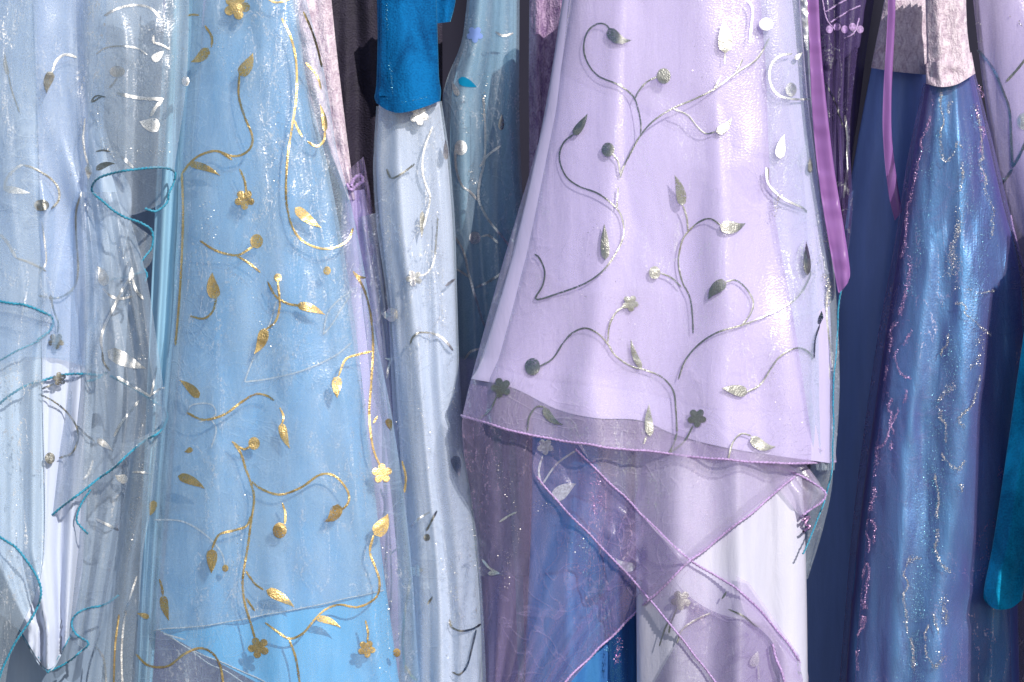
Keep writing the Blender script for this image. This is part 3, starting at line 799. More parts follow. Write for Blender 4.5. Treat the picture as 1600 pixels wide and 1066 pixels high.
skt4 = Panel([(592, 160), (588, 260), (594, 350), (609, 470), (618, 600), (628, 750), (645, 950), (650, 1250)], [(686, 152), (699, 250), (707, 350), (711, 450), (716, 600), (726, 720), (742, 850), (752, 1000), (757, 1250)], 12, 52,
             [(1.4, 3, 6, .2, 1, .5), (3.2, 1, 3, .5, .9, .8)], [(5, 40, 200, 15)], back=True, tilt=-30, ridges=[(.3, .3, .09, 6, 9), (.72, .66, .1, 4, 8)])
skt4.build('skirt', M['ice_satin'], g, 90, 160)
ov4 = Panel([(588, 166), (583, 262), (588, 350), (605, 470), (612, 600), (618, 750), (622, 950), (625, 1150)], [(690, 158), (703, 250), (711, 350), (714, 450), (719, 600), (728, 720), (747, 850), (757, 1000), (762, 1150)], -4, 58,
            [(1.9, 2, 7, .1, .8, .7), (4.3, 1, 3, .4, .8, .9)], [(4, 35, 120, 17)], over=[skt4], gap=8)
ov4.build('overlay', M['sheer_white'], g, 100, 170)
flower(ov4, W, (655, 181), 15, .2); stem(ov4, W, [(676, 198), (664, 230), (660, 260), (664, 285), (672, 308), (667, 335), (661, 358)], 3.6)
stem(ov4, V_, [(604, 264), (608, 274), (613, 279), (630, 270), (648, 256)], 3.6); leaf(ov4, V_, (660, 330), (659, 372), 8); flower(ov4, W, (647, 435), 13, .5)
stem(ov4, W, [(656, 432), (668, 426), (678, 408), (682, 370), (684, 340)], 3.4); stem(ov4, W, [(711, 436), (704, 441), (696, 447)], 4.5)
stem(ov4, V_, [(641, 538), (645, 527), (655, 520), (672, 520)], 3.6); stem(ov4, W, [(672, 520), (686, 525), (698, 535), (708, 548)], 4.5)
leaf(ov4, W, (697, 250), (696, 218), 9); leaf(ov4, W, (710, 712), (718, 744), 14); bud(ov4, V_, (667, 840), 5); stem(ov4, V_, [(683, 798), (674, 815), (666, 830)], 4)
stem(ov4, W, [(640, 825), (655, 810), (672, 800)], 3.4); flower(ov4, W, (650, 892), 10, 1.1); stem(ov4, V_, [(642, 902), (633, 955), (629, 1005), (634, 1052)], 4)
stem(ov4, V_, [(702, 968), (706, 980), (720, 986), (738, 983), (752, 975)], 4); stem(ov4, V_, [(744, 984), (738, 1010), (730, 1040), (718, 1054), (706, 1050)], 3.6); stem(ov4, V_, [(668, 945), (676, 932)], 4.5)
stem(ov4, M['gold'], [(634, 1040), (642, 1055), (652, 1064)], 4); bud(ov4, W, (612, 492), 10)
glitter(ov4, M['flakes'], [[(690, 340), (685, 420), (690, 470), (700, 540), (705, 640)], [(662, 640), (668, 690), (670, 740)], [(735, 760), (742, 850), (745, 900)], [(706, 880), (704, 960), (700, 1050)], [(660, 260), (668, 330)], [(684, 845), (688, 880), (690, 905)]], 4, .6, .8, 22)

# ================================================================== dress 5: slate blue in the shade
g = thing('shaded_vine_dress', 'shaded slate blue sheer dress with silver vines, between white skirt and big lavender dress', 'dress', (770, 1200, 170))
lin5 = Panel([(738, -60), (728, 60), (705, 160), (706, 400), (716, 700), (720, 1200)], [(808, -60), (808, 200), (818, 380), (840, 700), (870, 1200)], 150, 44, [(2.4, 5, 12, .3, .9, .5)], [(4, 40, 150, 6)], back=True)
lin5.build('lining', M['slate_satin'], g, 80, 130)
ov5 = Panel([(735, -60), (722, 60), (692, 150), (690, 300), (700, 500), (705, 900)], [(812, -60), (812, 200), (822, 380), (845, 700), (850, 900)], 118, 44, [(2.1, 5, 10, .2, .85, .6)], [(4, 35, 120, 9)], over=[lin5], gap=8)
ov5.build('overlay', M['sheer_slate'], g, 80, 130)
for p in ([(755, 150), (758, 200), (757, 250), (750, 282), (748, 312), (762, 342), (783, 368), (802, 392)], [(749, 262), (762, 243), (782, 228)], [(711, 234), (713, 265), (722, 290), (735, 300), (747, 314)], [(752, 370), (764, 368), (778, 380)],
          [(711, 370), (725, 395), (733, 430), (745, 472), (757, 510)], [(714, 421), (724, 427), (732, 433)], [(743, 450), (764, 440), (785, 426)], [(726, 562), (735, 550), (752, 544)], [(774, 50), (786, 56), (802, 52)]):
    stem(ov5, W, p, 4.2)
bud(ov5, W, (720, 231), 10, 12); bud(ov5, W, (742, 372), 9, 10); leaf(ov5, V_, (783, 204), (784, 178), 9); leaf(ov5, W, (716, 150), (706, 128), 10)
leaf(ov5, M['teal_velvet'], (716, 124), (745, 136), 16); flower(ov5, M['navy_satin'], (742, 54), 13)
glitter(ov5, M['flakes'], [[(725, 190), (735, 210)], [(760, 120), (760, 190)], [(735, 260), (742, 290)]], 4, .7, 1.0, 31)

# ================================================================== dress 6: pink crushed velvet, shade put into its mauve colour, beside the lavender dress
g = thing('pink_velvet_dress', 'pink crushed velvet dress, coloured mauve for shade, mostly hidden behind the left edge of the lavender dress', 'dress', (880, 1100, 120))
Panel([(828, -60), (826, 120), (826, 300), (815, 1100)], [(990, -60), (990, 120), (1000, 1100)], 110, 40, [(4, 6, 10, .4, .8, .4), (9, 2, 4, .1, .8, .5)], [(4, 30, 60, 4)], back=True).build('bodice', M['shaded_pink_velvet'], g, 60, 110)

# ================================================================== dress 7: the big lavender one
g = thing('lavender_dress', 'large pale lavender dress in front, with silver vines and purple stitched hems', 'dress', (1050, 1250, -60))
lin7 = Panel([(888, -60), (850, 180), (800, 400), (752, 560), (736, 592)], [(1246, -60), (1262, 150), (1280, 300), (1298, 500), (1298, 700), (1298, 724)], -70, 80,
             [(3.1, 1.5, 3, .35, .9, .8)], [(6, 120, 300, 31)], bottom=[(736, 590), (800, 604), (870, 638), (930, 652), (1000, 656), (1060, 680), (1150, 702), (1298, 724)], back=True, tilt=-40, ridges=[(.24, .34, .06, 7, 15), (.6, .72, .07, 8, 18), (.44, .54, .09, -6, -11), (.88, .9, .06, 3, 8)])
lin7.build('lining', M['lilac_satin'], g, 120, 160)
ws7 = Panel([(1000, 648), (992, 740), (994, 900), (996, 1280)], [(1250, 648), (1252, 720), (1260, 900), (1264, 1280)], -120, 70, [(1.5, 3, 6, .12, .9, .4)], [(4, 70, 300, 37)], back=True, tilt=-40, ridges=[(.25, .2, .08, 6, 12), (.62, .60, .07, 10, 20), (.78, .8, .06, -6, -10), (.45, .42, .08, -5, -9)])
ws7.build('underskirt', M['white_satin'], g, 100, 110)
# petals hanging below the front sheet
e2 = Panel([(735, 600), (722, 680), (745, 850), (758, 1140)], [(1290, 690), (1230, 756), (1072, 882), (950, 1000), (830, 1140)], -120, 50, [(4, 5, 10, .2, .75, .4), (9, 2, 4, .4, .8, .6)], [(5, 60, 110, 41)], over=[ws7], gap=12)
e2.build('petal', M['sheer_mauve'], g, 120, 120)
hem(e2, M['lilac_thread'], [(1250, 738), (1190, 788), (1130, 836), (1072, 882), (1010, 942), (950, 1000), (905, 1044), (868, 1080)], 2.8)
e3 = Panel([(840, 690), (838, 748), (920, 835), (1002, 925), (1068, 1000), (1135, 1085)], [(905, 690), (925, 728), (1070, 868), (1152, 922), (1205, 975), (1262, 1060)], -135, 34, [(2, 3, 6, .2, .8, .3)], [(4, 60, 80, 44)], over=[ws7, e2], gap=9)
e3.build('petal', M['sheer_mauve'], g, 70, 110)
hem(e3, M['lilac_thread'], [(838, 746), (880, 794), (940, 856), (1002, 922), (1066, 998), (1132, 1082)], 2.4)
hem(e3, M['lilac_thread'], [(900, 702), (925, 727), (985, 785), (1070, 868), (1150, 920), (1203, 973), (1240, 1018), (1260, 1052)], 2.6)
e1 = Panel([(893, 680), (925, 724), (1000, 803), (1068, 882)], [(1290, 700), (1240, 742), (1160, 808), (1072, 884)], -140, 14, [(2, 3, 4, .2, .9, .3)], [(4, 70, 70, 45)], over=[ws7, e2, e3], gap=8)
e1.build('petal', M['sheer_lilac'], g, 90, 60)
e4 = Panel([(1186, 700), (1215, 760), (1252, 808)], [(1240, 700), (1289, 772), (1262, 802)], -135, 20, [(1.5, 3, 5, .2, .9, .3)], [(3, 30, 40, 46)], over=[ws7], gap=8)
e4.build('petal', M['sheer_lilac_dense'], g, 50, 40)
hem(e4, M['lilac_thread'], [(1188, 724), (1225, 734), (1258, 748), (1282, 764), (1290, 774), (1284, 786), (1266, 798), (1253, 808)], 2.6)
e5 = Panel([(1150, 900), (1165, 960), (1210, 1010), (1222, 1100)], [(1170, 910), (1215, 975), (1262, 1050), (1250, 1100)], -145, 18, [(1.5, 3, 5, .2, .9, .3)], [], over=[ws7, e3], gap=7)
e5.build('petal', M['sheer_lilac_dense'], g, 40, 50)
hem(e5, M['lilac_thread'], [(1208, 1006), (1214, 1030), (1222, 1052), (1228, 1080)], 3.2)
e6 = Panel([(1050, 900), (1075, 960), (1010, 1090)], [(1085, 960), (1210, 985), (1228, 1100)], -115, 20, [(2, 3, 6, .3, .8, .4)], [(4, 30, 40, 47)], over=[ws7], gap=6)
e6.build('petal', M['sheer_plum'], g, 50, 50)
in7 = Panel([(893, -60), (880, 20), (868, 108)], [(1236, -60), (1248, 100), (1262, 262)], -76, 82, [(2.4, .8, 2, .1, 1, .7)], [(3, 90, 120, 57)], bottom=[(868, 108), (940, 142), (1010, 166), (1100, 208), (1262, 262)], over=[lin7], gap=3)
in7.build('inner_petal', M['sheer_pearl'], g, 70, 70)
in7b = Panel([(800, 380), (775, 470), (748, 560)], [(1262, 380), (1285, 560), (1294, 640)], -76, 82, [(2.1, .8, 2, .3, 1, .7)], [(3, 90, 120, 58)], top=[(800, 380), (900, 452), (1000, 446), (1120, 470), (1262, 380)], bottom=[(748, 560), (840, 590), (1000, 610), (1130, 640), (1294, 640)], over=[lin7], gap=3)
in7b.build('inner_petal', M['sheer_pearl'], g, 70, 60)
ov7 = Panel([(905, -60), (880, 80), (830, 262), (783, 420), (738, 585), (722, 650)], [(1205, -60), (1232, 150), (1262, 300), (1288, 500), (1307, 722)], -78, 84,
            [(2.2, 1, 2, .2, 1, .7), (5.3, .5, 1.2, .4, .9, .9)], [(5, 110, 240, 51), (2, 40, 70, 52)], bottom=[(722, 650), (790, 672), (880, 690), (960, 700), (1050, 710), (1150, 720), (1240, 724), (1307, 722)], over=[lin7, in7], gap=4)
ov7.build('overlay', M['sheer_lilac'], g, 130, 180)
hb7 = Panel([(736, 593), (723, 648)], [(1298, 721), (1306, 722)], -120, 80, [(3, 1.5, 3, .1, .9, .6)], [(3, 60, 40, 59)], top=[(736, 593), (800, 607), (870, 641), (930, 655), (1000, 659), (1060, 683), (1150, 705), (1298, 721)],
            bottom=[(723, 649), (790, 671), (880, 689), (960, 699), (1050, 709), (1150, 719), (1240, 723.5), (1306, 722)])
hb7.depth = lambda X, Y: ov7.depth(X, Y) + 3.0
hb7.build('hem_brightening_layer', M['sheer_mauve_dense'], g, 90, 14)  # added mauve sheet that brightens the band below the lining
hem(ov7, M['lilac_thread'], [(722, 650), (755, 660), (790, 671), (840, 682), (880, 689), (960, 700), (1050, 710), (1150, 720), (1240, 724), (1307, 722)], 2.8)
sd7 = Panel([(1183, -60), (1196, 100), (1206, 300), (1240, 500), (1276, 735)], [(1256, -60), (1266, 100), (1280, 250), (1304, 430), (1312, 600), (1304, 735)], -85, 34, [(2, 4, 7, .1, .75, .4), (5, 1, 2, .4, .8, .6)], [(4, 30, 90, 55)], over=[lin7], gap=14)
sd7.build('side_overlay', M['sheer_white'], g, 80, 150)
st7 = Panel([(1250, 690), (1252, 800), (1250, 905)], [(1302, 690), (1300, 760), (1285, 830), (1262, 905)], -60, 20, [(1.5, 3, 5, .2, .8, .3)], [(3, 30, 60, 56)])
st7.build('side_tail', M['sheer_ice'], g, 30, 40)
hem(sd7, M['teal_thread'], [(1314, 455), (1308, 520), (1303, 600), (1301, 660), (1300, 725), (1290, 775), (1278, 810), (1262, 850), (1255, 866)], 2.2)
hem(e4, M['pink_flakes'], [(1254, 812), (1264, 806), (1258, 818), (1266, 824), (1256, 832)], 3.0, 'tassel', lift=4)
for c, r in (((1037, 119), 11), ((950, 234), 10), ((1023, 426), 9), ((832, 573), 12)):
    bud(ov7, V_, c, r)
for b, t, w, c in (((951, 44), (986, 63), 18, -.35), ((1133, 83), (1130, 30), 20, -.05), ((1119, 207), (1143, 184), 15, -.2), ((896, 211), (918, 178), 14, -.05), ((1066, 322), (1054, 274), 14, -.1), ((1125, 352), (1165, 349), 20, -.22),
                   ((946, 406), (944, 350), 15, 0), ((1135, 441), (1107, 468), 17, -.2), ((1003, 576), (986, 530), 11, .12), ((1168, 614), (1128, 607), 20, -.05), ((1016, 682), (1014, 632), 14, .05), ((1174, 682), (1212, 698), 18, -.3), ((850, 636), (880, 664), 11, -.25)):
    leaf(ov7, V_, b, t, w, c)
for c, r, a in (((985, 474), 13, .2), ((783, 606), 16, .6), ((1089, 653), 15, .3)):
    flower(ov7, V_, c, r, a)
for p in ([(1202, 60), (1183, 92), (1150, 115), (1115, 140), (1085, 155), (1050, 170), (1020, 190), (1000, 213), (985, 240), (974, 262), (969, 278)], [(1116, 139), (1122, 128), (1127, 118)], [(1149, 115), (1155, 104), (1161, 91)], [(1133, 83), (1132, 92), (1132, 100)],
          [(1001, 210), (1001, 190), (994, 160), (985, 146), (965, 132), (935, 119), (918, 98), (912, 74), (918, 50), (932, 38), (945, 38), (953, 46)], [(992, 155), (999, 141), (1011, 128), (1027, 120)],
          [(1053, 171), (1074, 180), (1090, 199), (1103, 209), (1118, 206)], [(957, 240), (966, 253), (969, 272)],
          [(896, 210), (880, 224), (874, 248), (884, 275), (904, 291), (935, 303), (963, 325), (973, 345), (974, 370), (960, 400), (940, 425), (914, 443), (880, 456), (838, 468), (848, 446), (851, 424), (843, 404), (835, 397)], [(966, 292), (965, 308), (964, 326)],
          [(1067, 321), (1073, 340), (1075, 362)], [(1126, 352), (1110, 342), (1094, 346), (1078, 359), (1067, 374), (1062, 392), (1060, 412), (1066, 440), (1078, 465), (1082, 495), (1083, 522)], [(1032, 427), (1049, 434), (1065, 449)],
          [(1134, 441), (1149, 438), (1165, 450), (1177, 471), (1173, 490), (1160, 508)], [(1200, 262), (1202, 290), (1225, 311), (1258, 328), (1274, 358), (1276, 392), (1263, 438), (1240, 470), (1200, 492), (1160, 508), (1120, 520), (1090, 540), (1070, 565), (1060, 593)],
          [(843, 573), (864, 560), (880, 536), (895, 520), (915, 513), (935, 522), (950, 538), (961, 555), (985, 572), (1010, 579), (1035, 590), (1052, 611), (1056, 640), (1058, 676)], [(950, 535), (952, 510), (962, 489), (976, 478)],
          [(1058, 676), (1052, 696), (1044, 709)], [(1083, 665), (1069, 690), (1045, 709)], [(1167, 613), (1188, 601), (1204, 577), (1220, 556), (1245, 544), (1264, 551), (1275, 568), (1284, 586), (1297, 597)],
          [(1138, 717), (1145, 692), (1158, 678), (1174, 681)], [(776, 620), (766, 640), (748, 656)], [(824, 674), (827, 652), (838, 636), (851, 636)], [(1010, 682), (1006, 694)]):
    stem(ov7, V_, p, 3.2)
bud(sd7, W, (1197, 38), 11, 10); bud(sd7, W, (1236, 140), 9, 11); leaf(sd7, W, (1219, 248), (1226, 210), 15, .1); leaf(sd7, W, (1242, 93), (1254, 82), 8)
for p in ([(1238, 84), (1218, 88), (1204, 104), (1203, 128), (1215, 148), (1240, 155), (1266, 155)], [(1168, 0), (1176, 14), (1174, 40), (1171, 66)], [(1197, 262), (1201, 288), (1222, 309), (1256, 326)], [(1300, 424), (1293, 460), (1292, 500), (1297, 540), (1300, 575)], [(1290, 550), (1294, 570), (1296, 592)]):
    stem(sd7, W, p, 4)
leaf(sd7, V_, (1266, 270), (1266, 246), 8); leaf(sd7, V_, (1262, 430), (1260, 378), 11); leaf(sd7, V_, (1282, 508), (1284, 486), 10); stem(sd7, V_, [(1282, 506), (1274, 530), (1272, 560)], 3.2)
leaf(e2, M['grey_thread'], (865, 780), (900, 756), 20, .1); flower(e2, M['grey_thread'], (852, 698), 13); stem(e2, M['grey_thread'], [(848, 712), (842, 735), (846, 758)], 3.5); stem(e2, M['grey_thread'], [(900, 704), (870, 725), (848, 756)], 3.5)
leaf(e2, M['grey_thread'], (992, 886), (962, 872), 15, .3); stem(e2, W, [(753, 874), (765, 888), (780, 896)], 4); leaf(e2, W, (762, 896), (782, 896), 7); stem(e2, W, [(780, 816), (795, 806), (808, 800)], 3.5)
flower(e6, V_, (1064, 938), 16, .4); stem(e6, V_, [(1058, 950), (1048, 975), (1045, 990)], 3.5); stem(e3, V_, [(1128, 936), (1135, 925)], 4); stem(e3, V_, [(1138, 952), (1160, 962), (1178, 975), (1188, 980)], 3.6)
leaf(e6, W, (1176, 1042), (1184, 1018), 16); stem(e6, W, [(1185, 1040), (1186, 1062)], 3)
stem(e6, V_, [(1058, 1005), (1065, 985), (1085, 970), (1110, 958)], 3.4); stem(e6, V_, [(1030, 1010), (1040, 980), (1048, 968)], 3)
glitter(e2, M['pink_flakes'], [{'p': [(932, 722), (936, 745), (935, 775), (943, 805)], 's': 5}, [(928, 760), (927, 800)], [(965, 1000), (960, 1040)]], 4, 1.4, 1.3, 40)
glitter(e2, M['flakes'], [[(785, 730), (800, 800), (805, 850), (790, 930)], [(820, 800), (860, 790)], [(760, 840), (780, 870)], [(890, 870), (930, 840)]], 10, .22, .8, 41)
glitter(ov7, M['flakes'], [[(940, 340), (920, 400), (900, 460)], [(950, 440), (960, 520)], [(1190, 560), (1230, 650), (1250, 700)], [(1090, 80), (1120, 160)]], 22, .10, .8, 42)
glitter(sd7, M['flakes'], [{'p': [(1286, 366), (1292, 385), (1294, 405)], 's': 4}, [(1215, 300), (1215, 340)], [(1290, 430), (1292, 480)]], 3, 1.6, 1.2, 43)

# ================================================================== dress 8: iridescent blue skirt seen under the lilac petals
g = thing('shimmer_skirt_dress', 'shimmering royal blue dress seen through the mauve petals below the lavender dress', 'dress', (900, 1250, 60))
sk8 = Panel([(832, 560), (830, 800), (822, 1000), (815, 1280)], [(1010, 560), (1004, 740), (994, 900), (1012, 1280)], -40, 70, [(1.5, 6, 12, .1, .9, .3), (4, 3, 5, .3, .9, .4)], [(5, 60, 160, 61)], back=True)
sk8.build('skirt', M['royal_blue'], g, 80, 110)
glitter(sk8, M['teal_sheen_flakes'], [{'p': [(905, 800), (925, 900), (945, 1000), (960, 1066)], 's': 12}, {'p': [(940, 900), (960, 1000), (975, 1066)], 's': 9}], 8, 2.4, .55, 93, lift=3)
sk8b = Panel([(700, 560), (735, 800), (745, 1280)], [(850, 560), (845, 800), (850, 1280)], 130, 30, [(3, 6, 10, .1, .9, .3)], [(5, 60, 160, 62)], back=True)
sk8b.build('underskirt', M['lilac_dull'], g, 50, 70)

# ================================================================== dress 9: dark plum with satin ribbon
g = thing('plum_dress', 'dark plum dress with a purple satin ribbon and silver braid, right behind the lavender dress', 'dress', (1310, 1250, 140))
lin9 = Panel([(1230, -60), (1250, 300), (1280, 700), (1260, 1250)], [(1375, -60), (1345, 150), (1325, 400), (1330, 1250)], 150, 40, [(4, 6, 10, .2, .8, .4)], [(4, 30, 120, 63)], back=True)
lin9.build('skirt', M['plum_satin'], g, 60, 90)
ov9 = Panel([(1275, -60), (1285, 200), (1310, 460)], [(1352, -60), (1342, 60), (1328, 200), (1332, 330), (1318, 440)], 70, 24, [(3, 5, 8, .2, .75, .4)], [(4, 24, 50, 64)])
ov9.build('overlay', M['sheer_plum'], g, 50, 80)
rb9 = Panel([(1258, -60), (1264, 60), (1268, 160), (1277, 260), (1290, 350), (1308, 448), (1311, 458)], [(1277, -60), (1282, 60), (1290, 150), (1303, 260), (1316, 340), (1328, 420), (1325, 442)], -120, 4, [(.7, 2, 2, .1, 1, .1)], [(3, 20, 60, 65), (1.5, 60, 16, 67)], bottom=[(1311, 458), (1318, 451), (1325, 442)])
rb9.build('ribbon', M['purple_satin'], g, 24, 120)
br9 = Panel([(1242, -60), (1245, 10), (1258, 78)], [(1266, -60), (1266, 10), (1263, 80)], -30, 3, [], [(2, 8, 8, 66)])
br9.build('braid', M['braid'], g, 14, 60)
stem(ov9, W, [(1320, 180), (1324, 215), (1323, 270), (1318, 310)], 4); stem(ov9, V_, [(1290, 130), (1305, 160), (1318, 200)], 3)
for k in range(5):
    bud(ov9, M['lilac_thread'], (1296 + 12 * k, 46 - 4 * (k % 2)), 5.5)
for p in ([(1284, -6), (1290, 30), (1305, 48)], [(1290, 20), (1318, 2), (1340, -8)], [(1296, 34), (1320, 20), (1345, 8)], [(1322, 60), (1336, 50), (1342, 30)]):
    hem(ov9, M['lilac_thread'], p, 2.0, 'lace_edge')

# ================================================================== dress 10: pink crushed velvet bodice over shot blue skirts
g = thing('iridescent_dress', 'shot blue violet dress with glitter creases below a pale pink crushed velvet bodice', 'dress', (1440, 1250, 20))
bb = Panel([(1392, -60), (1378, 20), (1366, 80), (1361, 106)], [(1462, -60), (1460, 60), (1462, 118)], 85, 26, [(2, 2, 3, .3, 1, .3)], [(2.0, 60, 16, 71), (1.5, 26, 30, 72)], bottom=[(1361, 106), (1395, 112), (1430, 116), (1462, 119)], back=True)
bb.build('bodice_back', M['pink_velvet'], g, 50, 60)
bf = Panel([(1444, -60), (1447, 40), (1448, 100), (1447, 128)], [(1508, -60), (1511, 40), (1517, 88), (1523, 112)], -30, 26, [(2, 2, 3, .1, 1, .3)], [(2.2, 60, 18, 73), (1.8, 26, 40, 74)], bottom=[(1447, 130), (1470, 135), (1495, 131), (1523, 114)], back=True)
bf.build('bodice', M['pink_velvet'], g, 60, 80)
hbf = Panel([(1446, 100), (1447, 131)], [(1518, 82), (1524, 115)], -36, 28, [(2, 2, 3, .1, 1, .3)], [(4, 14, 14, 75)], bottom=[(1447, 132), (1470, 137), (1495, 133), (1524, 116)], over=[bf], gap=3)
hbf.build('hem_band', M['pink_velvet'], g, 50, 16)
sb = Panel([(1362, 104), (1340, 220), (1306, 420), (1270, 700), (1225, 1060), (1200, 1280)], [(1470, 112), (1475, 300), (1500, 700), (1560, 1280)], 130, 50, [(1.6, 6, 12, .1, .95, .4)], [(4, 50, 200, 76)], back=True)
sb.build('skirt_back', M['navy_satin'], g, 80, 110)
sf = Panel([(1452, 84), (1447, 126), (1425, 250), (1405, 380), (1378, 560), (1345, 800), (1325, 1010), (1310, 1280)], [(1510, 80), (1520, 112), (1542, 210), (1565, 310), (1592, 420), (1600, 560), (1590, 900), (1600, 1280)], 10, 70,
           [(1.6, 3, 6, .42, .9, .5)], [(5, 50, 220, 77), (2, 16, 60, 91)], back=True, tilt=-90, ridges=[(.24, .28, .07, 2, 12), (.60, .50, .13, 6, 30), (.84, .80, .09, -2, -10)])
sf.build('skirt', M['shot_blue'], g, 110, 170)
so10 = Panel([(1443, 130), (1418, 250), (1398, 380), (1366, 560), (1334, 800), (1316, 1010), (1300, 1200)], [(1524, 116), (1548, 210), (1575, 320), (1602, 430), (1610, 560), (1600, 900), (1608, 1200)], -14, 72,
             [(2.2, 2, 6, .3, .8, .6), (5, 1, 2, .2, .8, .9)], [(4, 40, 160, 78), (2, 20, 70, 92)], over=[sf], gap=8)
so10.build('overlay', M['sheer_violet'], g, 100, 150)
rt = Panel([(1386, -60), (1387, 20), (1380, 150), (1380, 220), (1388, 300), (1398, 345)], [(1398, -60), (1399, 20), (1393, 150), (1394, 220), (1403, 290), (1410, 330)], 20, 3, [(.6, 2, 2, .2, 1, .1)], [(2, 12, 50, 79)])
rt.build('ribbon', M['purple_satin'], g, 14, 90)
glitter(so10, M['flakes'], [[(1470, 140), (1472, 190), (1472, 230), (1480, 248), (1490, 240), (1492, 228), (1500, 232), (1504, 260), (1500, 310)],
                            {'p': [(1496, 330), (1490, 370), (1487, 420), (1492, 450)], 's': 8}, [(1520, 165), (1530, 230), (1538, 280), (1548, 330), (1562, 380)], [(1478, 470), (1488, 470), (1510, 490), (1530, 505), (1545, 520)],
                            {'p': [(1466, 468), (1474, 476), (1470, 488)], 's': 5}, [(1482, 520), (1476, 550), (1474, 560)], {'p': [(1525, 530), (1530, 545), (1525, 560), (1518, 575)], 's': 5}, [(1532, 575), (1522, 620), (1505, 640), (1500, 670)],
                            {'p': [(1494, 600), (1476, 620), (1468, 635)], 's': 5}, [(1472, 640), (1474, 680), (1478, 715), (1498, 730), (1510, 720)], [(1464, 735), (1470, 780), (1462, 830), (1458, 860), (1475, 890), (1488, 908)], [(1500, 745), (1497, 765)], [(1515, 450), (1530, 455), (1550, 452)],
                            [(1418, 870), (1414, 900), (1416, 940), (1420, 980), (1428, 1040), (1430, 1066)], {'p': [(1470, 930), (1480, 950), (1478, 975)], 's': 7}, [(1462, 960), (1464, 995)], {'p': [(1475, 1020), (1480, 1035), (1458, 1050)], 's': 5}, [(1440, 960), (1448, 1000), (1455, 1040)], [(1485, 160), (1482, 180)], [(1420, 880), (1440, 876)]], 2.4, 5.0, 0.62, 80)
glitter(so10, M['pink_flakes'], [[(1452, 160), (1440, 220), (1428, 290), (1416, 350), (1406, 400)], {'p': [(1418, 400), (1412, 440), (1406, 480), (1416, 510)], 's': 3.4}, [(1416, 510), (1404, 560), (1408, 580), (1420, 590)], [(1402, 500), (1390, 540), (1386, 590), (1376, 610)], [(1384, 605), (1394, 625), (1390, 650), (1382, 690), (1370, 700)],
                                 [(1415, 590), (1410, 630), (1395, 670), (1388, 700)], {'p': [(1368, 700), (1366, 735), (1364, 760), (1365, 790)], 's': 3.4}, [(1365, 790), (1356, 830), (1350, 880), (1348, 920), (1352, 960), (1336, 1010), (1330, 1066)], [(1366, 800), (1360, 860), (1355, 920), (1342, 980)], [(1340, 1010), (1344, 1040), (1342, 1066)], [(1530, 130), (1534, 200), (1540, 280)]], 2.2, 5.0, 0.6, 81)
glitter(sf, M['teal_sheen_flakes'], [{'p': [(1470, 150), (1455, 250), (1440, 360), (1425, 470)], 's': 10}, {'p': [(1515, 170), (1525, 300), (1532, 420), (1520, 520)], 's': 16}, {'p': [(1490, 520), (1470, 640), (1450, 760), (1435, 900), (1425, 1060)], 's': 20}, {'p': [(1505, 560), (1480, 680), (1460, 800), (1440, 930), (1430, 1066)], 's': 14}], 8, 2.6, .5, 82, lift=3)

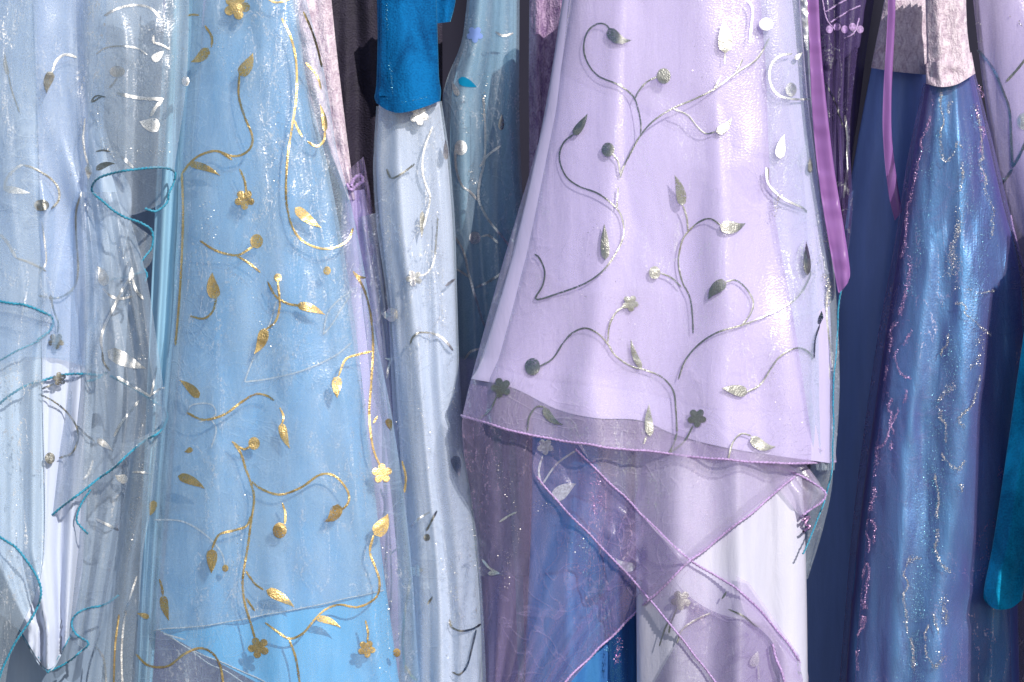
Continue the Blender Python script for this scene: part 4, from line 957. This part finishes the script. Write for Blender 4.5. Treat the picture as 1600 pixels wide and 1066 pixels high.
# ================================================================== dress 11: lilac organza, upper right corner
g = thing('lilac_organza_dress', 'pale lilac organza dress with silver stems in the upper right corner', 'dress', (1680, 1100, 90))
lin11 = Panel([(1522, -60), (1545, 150), (1580, 330), (1640, 500), (1640, 1100)], [(1760, -60), (1800, 500), (1800, 1100)], 95, 40, [(3, 7, 14, .2, .8, .4)], [(5, 50, 160, 85)], back=True)
lin11.build('lining', M['lilac_satin'], g, 60, 90)
ov11 = Panel([(1514, -60), (1534, 120), (1556, 260), (1590, 392), (1640, 520)], [(1760, -60), (1790, 520)], 55, 40, [(3, 3, 6, .1, .8, .5)], [(4, 40, 120, 86)], over=[lin11], gap=10)
ov11.build('overlay', M['sheer_lilac_dense'], g, 80, 100)
hem(ov11, M['lilac_thread'], [(1578, 335), (1588, 375), (1600, 420), (1620, 470)], 2.6)
for p in ([(1527, 78), (1540, 92), (1554, 112), (1566, 140), (1577, 172), (1580, 220), (1582, 262)], [(1582, 262), (1592, 245), (1606, 215)], [(1558, 292), (1570, 282), (1582, 264)], [(1572, 128), (1590, 108), (1604, 90)]):
    stem(ov11, V_, p, 5)
bud(ov11, W, (1599, 190), 10, 13)
glitter(ov11, M['flakes'], [{'p': [(1528, 40), (1528, 70)], 's': 3}, [(1580, 20), (1600, 40)]], 3, 1.2, 1.2, 87)

# ================================================================== dress 12: teal velvet sleeve, right edge
g = thing('teal_velvet_dress', 'teal velvet dress at the right edge, its long sleeve hanging in shade', 'dress', (1790, 1250, -60))
sl12 = Panel([(1650, 300), (1616, 420), (1594, 560), (1574, 700), (1553, 840), (1537, 925), (1543, 944)], [(1770, 300), (1740, 420), (1700, 560), (1655, 700), (1628, 840), (1604, 900), (1597, 938)], -120, 40, [(1.5, 3, 4, .1, 1, .3)], [(3, 40, 90, 88), (3, 22, 34, 94)], ridges=[(.35, .3, .12, 4, 8), (.7, .75, .1, -4, -7)],
             top=[(1650, 300), (1675, 265), (1730, 260), (1770, 300)], bottom=[(1543, 944), (1556, 952), (1578, 951), (1597, 938)], back=True)
sl12.build('sleeve', M['teal_velvet'], g, 50, 110)
shadow_caster12 = Panel([(1762, 255), (1736, 380), (1716, 480), (1690, 770), (1672, 1000), (1660, 1250)], [(1900, 255), (1900, 600), (1880, 1250)], -310, 30, [(2, 3, 6, .2, 1, .3)], [(3, 60, 160, 90)],
             top=[(1762, 255), (1785, 212), (1840, 205), (1900, 255)], back=True)
shadow_caster12.build('sleeve', M['teal_velvet'], g, 40, 70)  # added unseen piece, shaped to shade the sleeve and the blue skirt
bd12 = Panel([(1760, -60), (1740, 120), (1730, 400), (1720, 800), (1720, 1280)], [(1960, -60), (1980, 600), (2010, 1280)], -40, 90, [(3, 6, 14, .1, .9, .3)], [(4, 60, 160, 89)], back=True)
bd12.build('skirt', M['teal_velvet'], g, 60, 90)
